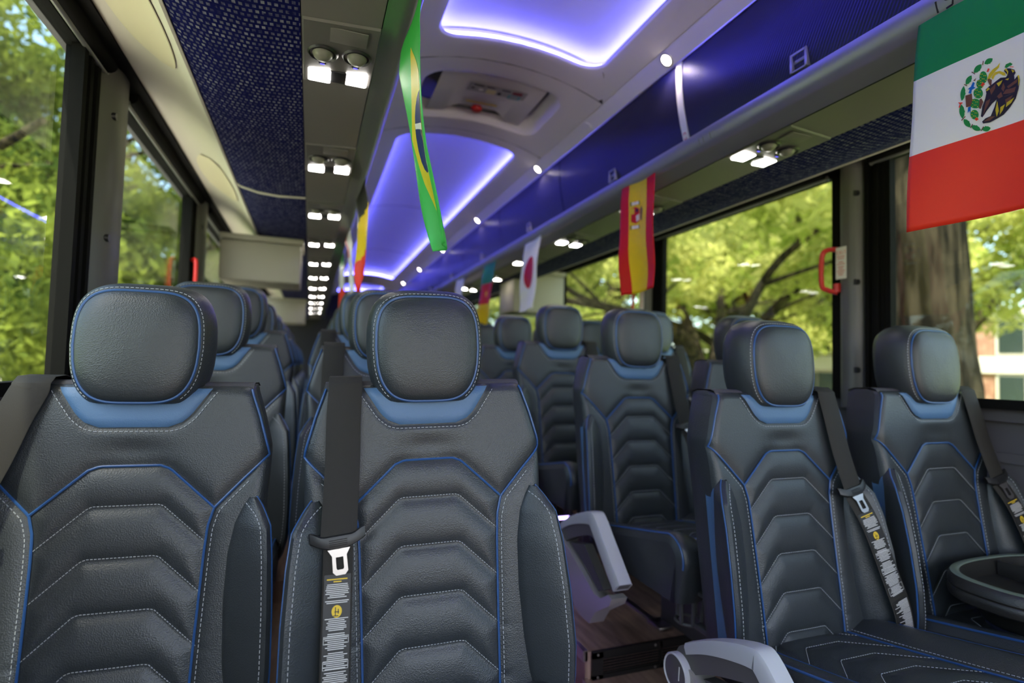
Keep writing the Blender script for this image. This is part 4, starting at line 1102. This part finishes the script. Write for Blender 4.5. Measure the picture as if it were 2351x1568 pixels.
# Spain
Le, Re = vflag(1.995, 1.76, .775, .775, .312, .0, 1.975, 1.725)
P, N = flag_surface(Le, Re, .013, 1.2, 1.7)
fl = flag(P, ['flag_crimson', 'flag_yellow'], lambda a, b: 0 if (a < .25 or a > .74) else 1, 'spanish flag, red and yellow upright bands with a coat of arms, right of centre', 40, 40)
mb = MB()
def sp(m_, *p): drape(mb, P, N, p, m_, .0012+.0002*(m_ % 3), 6, 2)
def sx(x, y): return ((x-112)/(535-112), .035+(y-60-(535-x)*.50)/(1330))
def spq(m_, pts): drape(mb, P, N, [sx(*p) for p in pts], m_, .0012+.0002*m_, 6, 2)
spq(0, [(245, 480), (295, 450), (340, 470), (345, 610), (300, 650), (245, 640)]); spq(1, [(245, 485), (282, 470), (280, 540), (245, 550)]); spq(2, [(300, 560), (340, 530), (342, 600), (305, 630)]); spq(3, [(296, 478), (330, 465), (325, 505), (300, 515)])
for y in (395, 680): spq(2, [(255, y+10), (332, y-15), (335, y+20), (255, y+45)]); spq(3, [(238, y+5), (250, y+5), (250, y+52), (238, y+52)]); spq(3, [(335, y-20), (345, y-20), (345, y+25), (335, y+25)]); spq(0, [(285, y-8), (305, y-14), (305, y+36), (285, y+42)])
spq(4, [(350, 480), (365, 430), (380, 470), (375, 610), (355, 590)])
mb.build('emblem', ['flag_crimson', 'flag_yellow', 'flag_white', 'emblem_dark', 'emblem_brown'], fl, smooth=False)
# Japan
Le, Re = vflag(3.115, 2.865, .758, .775, .345, .0, 3.19, 2.90)
P, N = flag_surface(Le, Re, .014, 2.4, 1.5)
fl = flag(P, ['flag_white'], lambda a, b: 0, 'japanese flag, white with one red disc, hanging right of centre')
mb = MB(); drape(mb, P, N, ell(.46, .46, .30, .225), 0, .0015, 16, 8); mb.build('disc', 'flag_crimson', fl, smooth=False)
# Cameroon
Le, Re = vflag(3.96, 3.69, .772, .765, .318, .0, 4.05, 3.80)
P, N = flag_surface(Le, Re, .014, .2, 1.8)
fl = flag(P, ['cam_green', 'flag_crimson', 'flag_yellow'], lambda a, b: min(2, int(b*3)), 'cameroonian flag of green, red and yellow bands with a small star')
mb = MB(); st = []
for k in range(10): t = -math.pi/2+k*math.pi/5; r_ = 1 if k % 2 == 0 else .4; st.append((.5+.11*r_*math.cos(t), .5+.07*r_*math.sin(t)))
drape(mb, P, N, st, 0, .0014, 8, 2); mb.build('star', 'flag_yellow', fl, smooth=False)
# plain pale flag farther on
Le, Re = vflag(4.80, 4.55, .772, .77, .34, .0)
P, N = flag_surface(Le, Re, .014, 1.0, 1.8); flag(P, ['flag_white'], lambda a, b: 0, 'pale white flag seen edge-on beyond the cameroonian flag')
# Brazil, hanging from the left rail and seen nearly edge-on
BL = [(.172, 1.275, .735), (.172, 1.275, .683), (.189, 1.268, .598), (.205, 1.256, .513), (.229, 1.230, .386), (.245, 1.203, .301), (.249, 1.182, .25)]
BR = [(.176, 1.035, .735), (.175, 1.041, .673), (.181, 1.045, .612), (.194, 1.057, .533), (.210, 1.075, .440), (.242, 1.105, .326), (.266, 1.140, .262)]
P, N = flag_surface(BL, BR, .012, .6, 2.2)
fl = flag(P, ['brazil_green'], lambda a, b: 0, 'brazilian flag, green with yellow diamond, hanging near edge-on from the left rail')
mb = MB(); drape(mb, P, N, [(.5, .15), (.90, .5), (.5, .88), (.10, .5)], 0, .0012, 24, 6); drape(mb, P, N, ell(.5, .515, .25, .145), 1, .0017, 14, 6); drape(mb, P, N, [(.27, .46), (.45, .49), (.75, .575), (.75, .60), (.45, .515), (.27, .485)], 2, .0021, 8, 4)
mb.build('emblem', ['brazil_yellow', 'brazil_blue', 'flag_white'], fl, smooth=False)
# Belgium
BL = [(.172, 2.36, .738), (.157, 2.375, .69), (.164, 2.367, .61), (.165, 2.358, .517), (.162, 2.345, .424), (.160, 2.336, .377), (.168, 2.302, .29)]
BR = [(.176, 2.20, .738), (.175, 2.203, .70), (.192, 2.206, .631), (.195, 2.217, .545), (.195, 2.236, .443), (.19, 2.265, .351), (.176, 2.295, .295)]
P, N = flag_surface(BL, BR, .006, .2, 2.0)
flag(P, ['flag_black', 'flag_yellow', 'flag_red'], lambda a, b: min(2, int((b-.02+.06*(a-.5))*3.05)), 'belgian flag, black yellow and red, hanging from the left rail behind the brazilian flag')
BL = [(.172, 3.28, .738), (.162, 3.282, .70), (.174, 3.242, .645), (.186, 3.20, .547), (.191, 3.16, .464), (.193, 3.10, .36)]
BR = [(.176, 3.06, .738), (.178, 3.08, .70), (.191, 3.08, .646), (.196, 3.08, .55), (.202, 3.06, .468), (.208, 3.02, .36)]
P, N = flag_surface(BL, BR, .006, .2, 2.0); flag(P, ['flag_white', 'flag_crimson'], lambda a, b: 1 if a < .3 and b < .5 else 0, 'narrow red and white flag hanging beyond the belgian flag')
BL = [(.172, 4.03, .738), (.17, 4.036, .70), (.167, 3.95, .572), (.171, 3.86, .461), (.165, 3.78, .33)]
BR = [(.178, 3.78, .738), (.185, 3.80, .70), (.191, 3.76, .568), (.194, 3.70, .459), (.184, 3.62, .33)]
P, N = flag_surface(BL, BR, .006, .2, 2.0); flag(P, ['flag_green', 'flag_white', 'flag_red'], lambda a, b: min(2, int(b*3)), 'italian flag, green white and red, farthest along the left rail')

# ------------------------------------------------------------------ outside
GZ = -2.5
mb = MB(); mb.box(-120, 160, -60, 200, GZ-.3, GZ); struct(mb.build('ground', 'grass', smooth=False))
mb = MB(); mb.box(-6, 4.5, -60, 200, GZ, GZ+.02); mb.box(38, 46, -60, 120, GZ, GZ+.02); mb.box(-60, -16, 38, 46, GZ, GZ+.02); mb.box(4.5, 38, 22, 25, GZ, GZ+.02); struct(mb.build('ground_paving', 'paving', smooth=False))
def leaves(nl, lobes, size, seed):
    g = np.random.default_rng(seed); vs = []; fs = []
    for (cx, cy, cz, r, rz, n) in lobes:
        d = g.normal(size=(n, 3)); d /= np.linalg.norm(d, axis=1)[:, None]; rad = g.random(n)**(1/2.2)
        c = np.array([cx, cy, cz])+d*rad[:, None]*np.array([r, r, rz])
        a = g.normal(size=(n, 3)); a /= np.linalg.norm(a, axis=1)[:, None]; b = np.cross(a, g.normal(size=(n, 3))); b /= np.linalg.norm(b, axis=1)[:, None]
        s = size*(.6+.8*g.random(n))[:, None]
        q = np.stack([c-a*s, c+b*s*.42, c+a*s, c-b*s*.42], 1).reshape(-1, 3); vs.append(q)
    V = np.concatenate(vs); n = len(V)//4
    me = bpy.data.meshes.new('foliage'); me.from_pydata(V.tolist(), [], np.arange(4*n).reshape(n, 4).tolist())
    return me
def oak(seed, h, spread, trunk_r, fork, size, nleaf, low):
    """trunk and boughs as one mesh, and a leaf mesh"""
    g = random.Random(seed); mb = MB(); lobes = []
    mb.tube(smooth_path([(0, 0, -.2), (trunk_r*.1, 0, fork*.5), (-trunk_r*.1, trunk_r*.2, fork), (0, 0, fork*1.25)], 5), [trunk_r*(1.5-.5*min(1, t*2.2)) for t in np.linspace(0, 1, 16)], 40)
    q = mb.v
    for i, v in enumerate(q):
        a = math.atan2(v[1], v[0]); f = 1+.07*math.sin(3*a+v[2]*1.3)+.05*math.sin(7*a-v[2]*2.1)+.03*math.sin(11*a+v[2]*3.7); q[i] = (v[0]*f, v[1]*f, v[2])
    nb = 8
    for k in range(nb):
        az = 2*math.pi*(k+g.random()*.6)/nb; L = spread*(.75+.35*g.random()); el = .25+.5*g.random()
        pts = [(0, 0, fork*.95)]
        for t in (.25, .5, .75, 1): pts.append((L*t*math.cos(az+.3*math.sin(3*t+k)), L*t*math.sin(az+.3*math.sin(3*t+k)), fork+(h-fork)*el*(t**.7)+.35*math.sin(4*t+k)))
        sp_ = smooth_path(pts, 4); mb.tube(sp_, [trunk_r*.55*(1-.85*t)+.02 for t in np.linspace(0, 1, len(sp_))], 8)
        for j in range(3):
            b = sp_[4+4*j+g.randrange(3)]; a2 = az+(.7 if j % 2 else -.7)*(1+g.random()*.5); l2 = L*.4
            p2 = [b, b+Vector((l2*.4*math.cos(a2), l2*.4*math.sin(a2), .3)), b+Vector((l2*math.cos(a2), l2*math.sin(a2), .9*g.random()+.2))]
            s2 = smooth_path(p2, 4); mb.tube(s2, [trunk_r*.2*(1-.8*t)+.012 for t in np.linspace(0, 1, len(s2))], 6)
    for k in range(34):
        az = g.random()*6.283; rr_ = spread*math.sqrt(g.random())*1.02; zt = low+(h-low)*(1-(rr_/spread/1.1)**2)**.5
        z = zt*(.55+.45*g.random()) if rr_ < spread*.6 else low+(zt-low)*g.random()+.3
        lobes.append((rr_*math.cos(az), rr_*math.sin(az), z, spread*.24, spread*.15, nleaf//34))
    return mb, leaves(0, lobes, size, seed)
KIN = []
for i, a in enumerate(((3, 11.5, 6.2, .42, 4.6, .13, 24000, 5.0), (8, 9.3, 5.8, .34, 2.3, .15, 20000, 3.5), (15, 11, 7.0, .40, 3.0, .20, 22000, 2.0), (21, 8.8, 5.4, .26, 2.4, .085, 42000, 1.8))):
    tb_, lm = oak(*a); tr_ = tb_.build('trunk', 'bark', angle=60); KIN.append((tr_.data, lm)); bpy.data.objects.remove(tr_)
def plant(kind, x, y, sc, rot, leafm, label, sz=1):
    root = empty('oak_tree', (x, y, GZ), label, 'tree', 'oak trees outside the bus'); root.rotation_euler.z = rot; root.scale = (sc, sc, sc*sz)
    a = bpy.data.objects.new('trunk', KIN[kind][0]); COL.objects.link(a); a.parent = root
    me = KIN[kind][1]
    if len(me.materials) == 0: me.materials.append(None)
    b = bpy.data.objects.new('foliage', me); COL.objects.link(b); b.parent = root
    b.material_slots[0].link = 'OBJECT'; b.material_slots[0].material = MATS[leafm]
    return root
plant(0, 5.75, 3.75, 1.05, .6, 'leaves_light', 'oak tree with a massive trunk close outside the right window')
plant(1, 10.4, 12.4, .95, 1.9, 'leaves_light', 'forking oak tree seen through the right window behind the second row')
plant(1, 21.0, 13.2, 1.2, .3, 'leaves_light', 'leafy oak tree beyond the massive trunk on the right')
plant(1, 18, 19, 1.15, 2.6, 'leaves_light', 'pale green oak tree farther off between the right windows')
plant(0, 12.5, 23, 1.1, 4.0, 'leaves_light', 'tall oak tree far back on the right side of the bus')
plant(0, 23, 4.6, .95, 2.2, 'leaves_light', 'oak tree right of the massive trunk with boughs over the brick building')
plant(2, 28, 28, 1.1, 1.0, 'leaves_light', 'distant oak tree deep in the view on the right')
plant(1, 25, 3, .8, 5.0, 'leaves_light', 'oak tree at the right edge of the view, farther than the massive trunk')
plant(2, 12, 36, 1.1, 2.0, 'leaves_light', 'distant oak tree near the rear end of the bus on the right')
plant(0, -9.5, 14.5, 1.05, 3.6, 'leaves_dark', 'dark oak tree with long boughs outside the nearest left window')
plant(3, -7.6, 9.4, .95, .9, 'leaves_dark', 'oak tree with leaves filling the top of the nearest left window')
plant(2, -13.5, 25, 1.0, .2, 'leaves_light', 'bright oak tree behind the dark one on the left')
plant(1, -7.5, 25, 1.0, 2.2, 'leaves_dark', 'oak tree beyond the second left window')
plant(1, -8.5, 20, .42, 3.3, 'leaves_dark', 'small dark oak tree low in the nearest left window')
plant(2, -22, 38, 1.2, 1.2, 'leaves_light', 'distant bright oak tree on the left')
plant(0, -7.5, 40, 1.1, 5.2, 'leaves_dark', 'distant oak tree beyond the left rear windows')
# buildings
def building(name, x, y, rz, W_, H_, label, bays, brick='brick'):
    root = empty(name, (x, y, GZ), label, 'building'); root.rotation_euler.z = rz
    mb = MB(); mb.box(-W_/2, W_/2, 0, 8, 0, H_); mb.build('wall', brick, root, smooth=False)
    mb = MB(); mb.box(-W_/2-.1, W_/2+.1, -.15, 0, H_*.46, H_*.60); mb.box(-W_/2-.1, W_/2+.1, -.15, 0, H_*.93, H_); mb.build('stone_band', 'stone_cream', root, smooth=False)
    for i in range(bays):
        xc = -W_/2+W_*(i+.5)/bays
        for z0, z1 in ((.06*H_, .45*H_), (.61*H_, .92*H_)):
            mb = MB(); mb.box(xc-W_/bays*.36, xc+W_/bays*.36, -.05, 0, z0, z1); wq = mb.build('window', 'stone_cream', root, smooth=False)
            mb = MB(); mb.box(xc-W_/bays*.32, xc-.03, -.09, -.05, z0+.12, z1-.08); mb.box(xc+.03, xc+W_/bays*.32, -.09, -.05, z0+.12, z1-.08); mb.build('pane', 'window_dark', wq, smooth=False)
    return root
building('brick_building', 34, 17, math.radians(-62), 22, 6.2, 'red brick building with cream stone bands seen past the right front seat', 7)
building('cream_building', 33, 38, math.radians(-35), 20, 4.5, 'cream building behind the trees right of centre', 6, 'stone_cream')
building('low_building', -22, 52, math.radians(8), 30, 3.4, 'low building with a brick roof line beyond the left window', 8, 'stone_cream')
mb = MB(); g = np.random.default_rng(3)
me = leaves(0, [(27+1.2*i, 12.5+2.0*(i-4)*-.0+(i-4)*-1.9, GZ+.4, 1.3, .55, 700) for i in range(-1, 9)], .12, 4); me.materials.append(MATS['leaves_light'])
o = bpy.data.objects.new('hedge', me); COL.objects.link(o); tag(o, 'bright green hedge along the foot of the brick building', 'hedge')
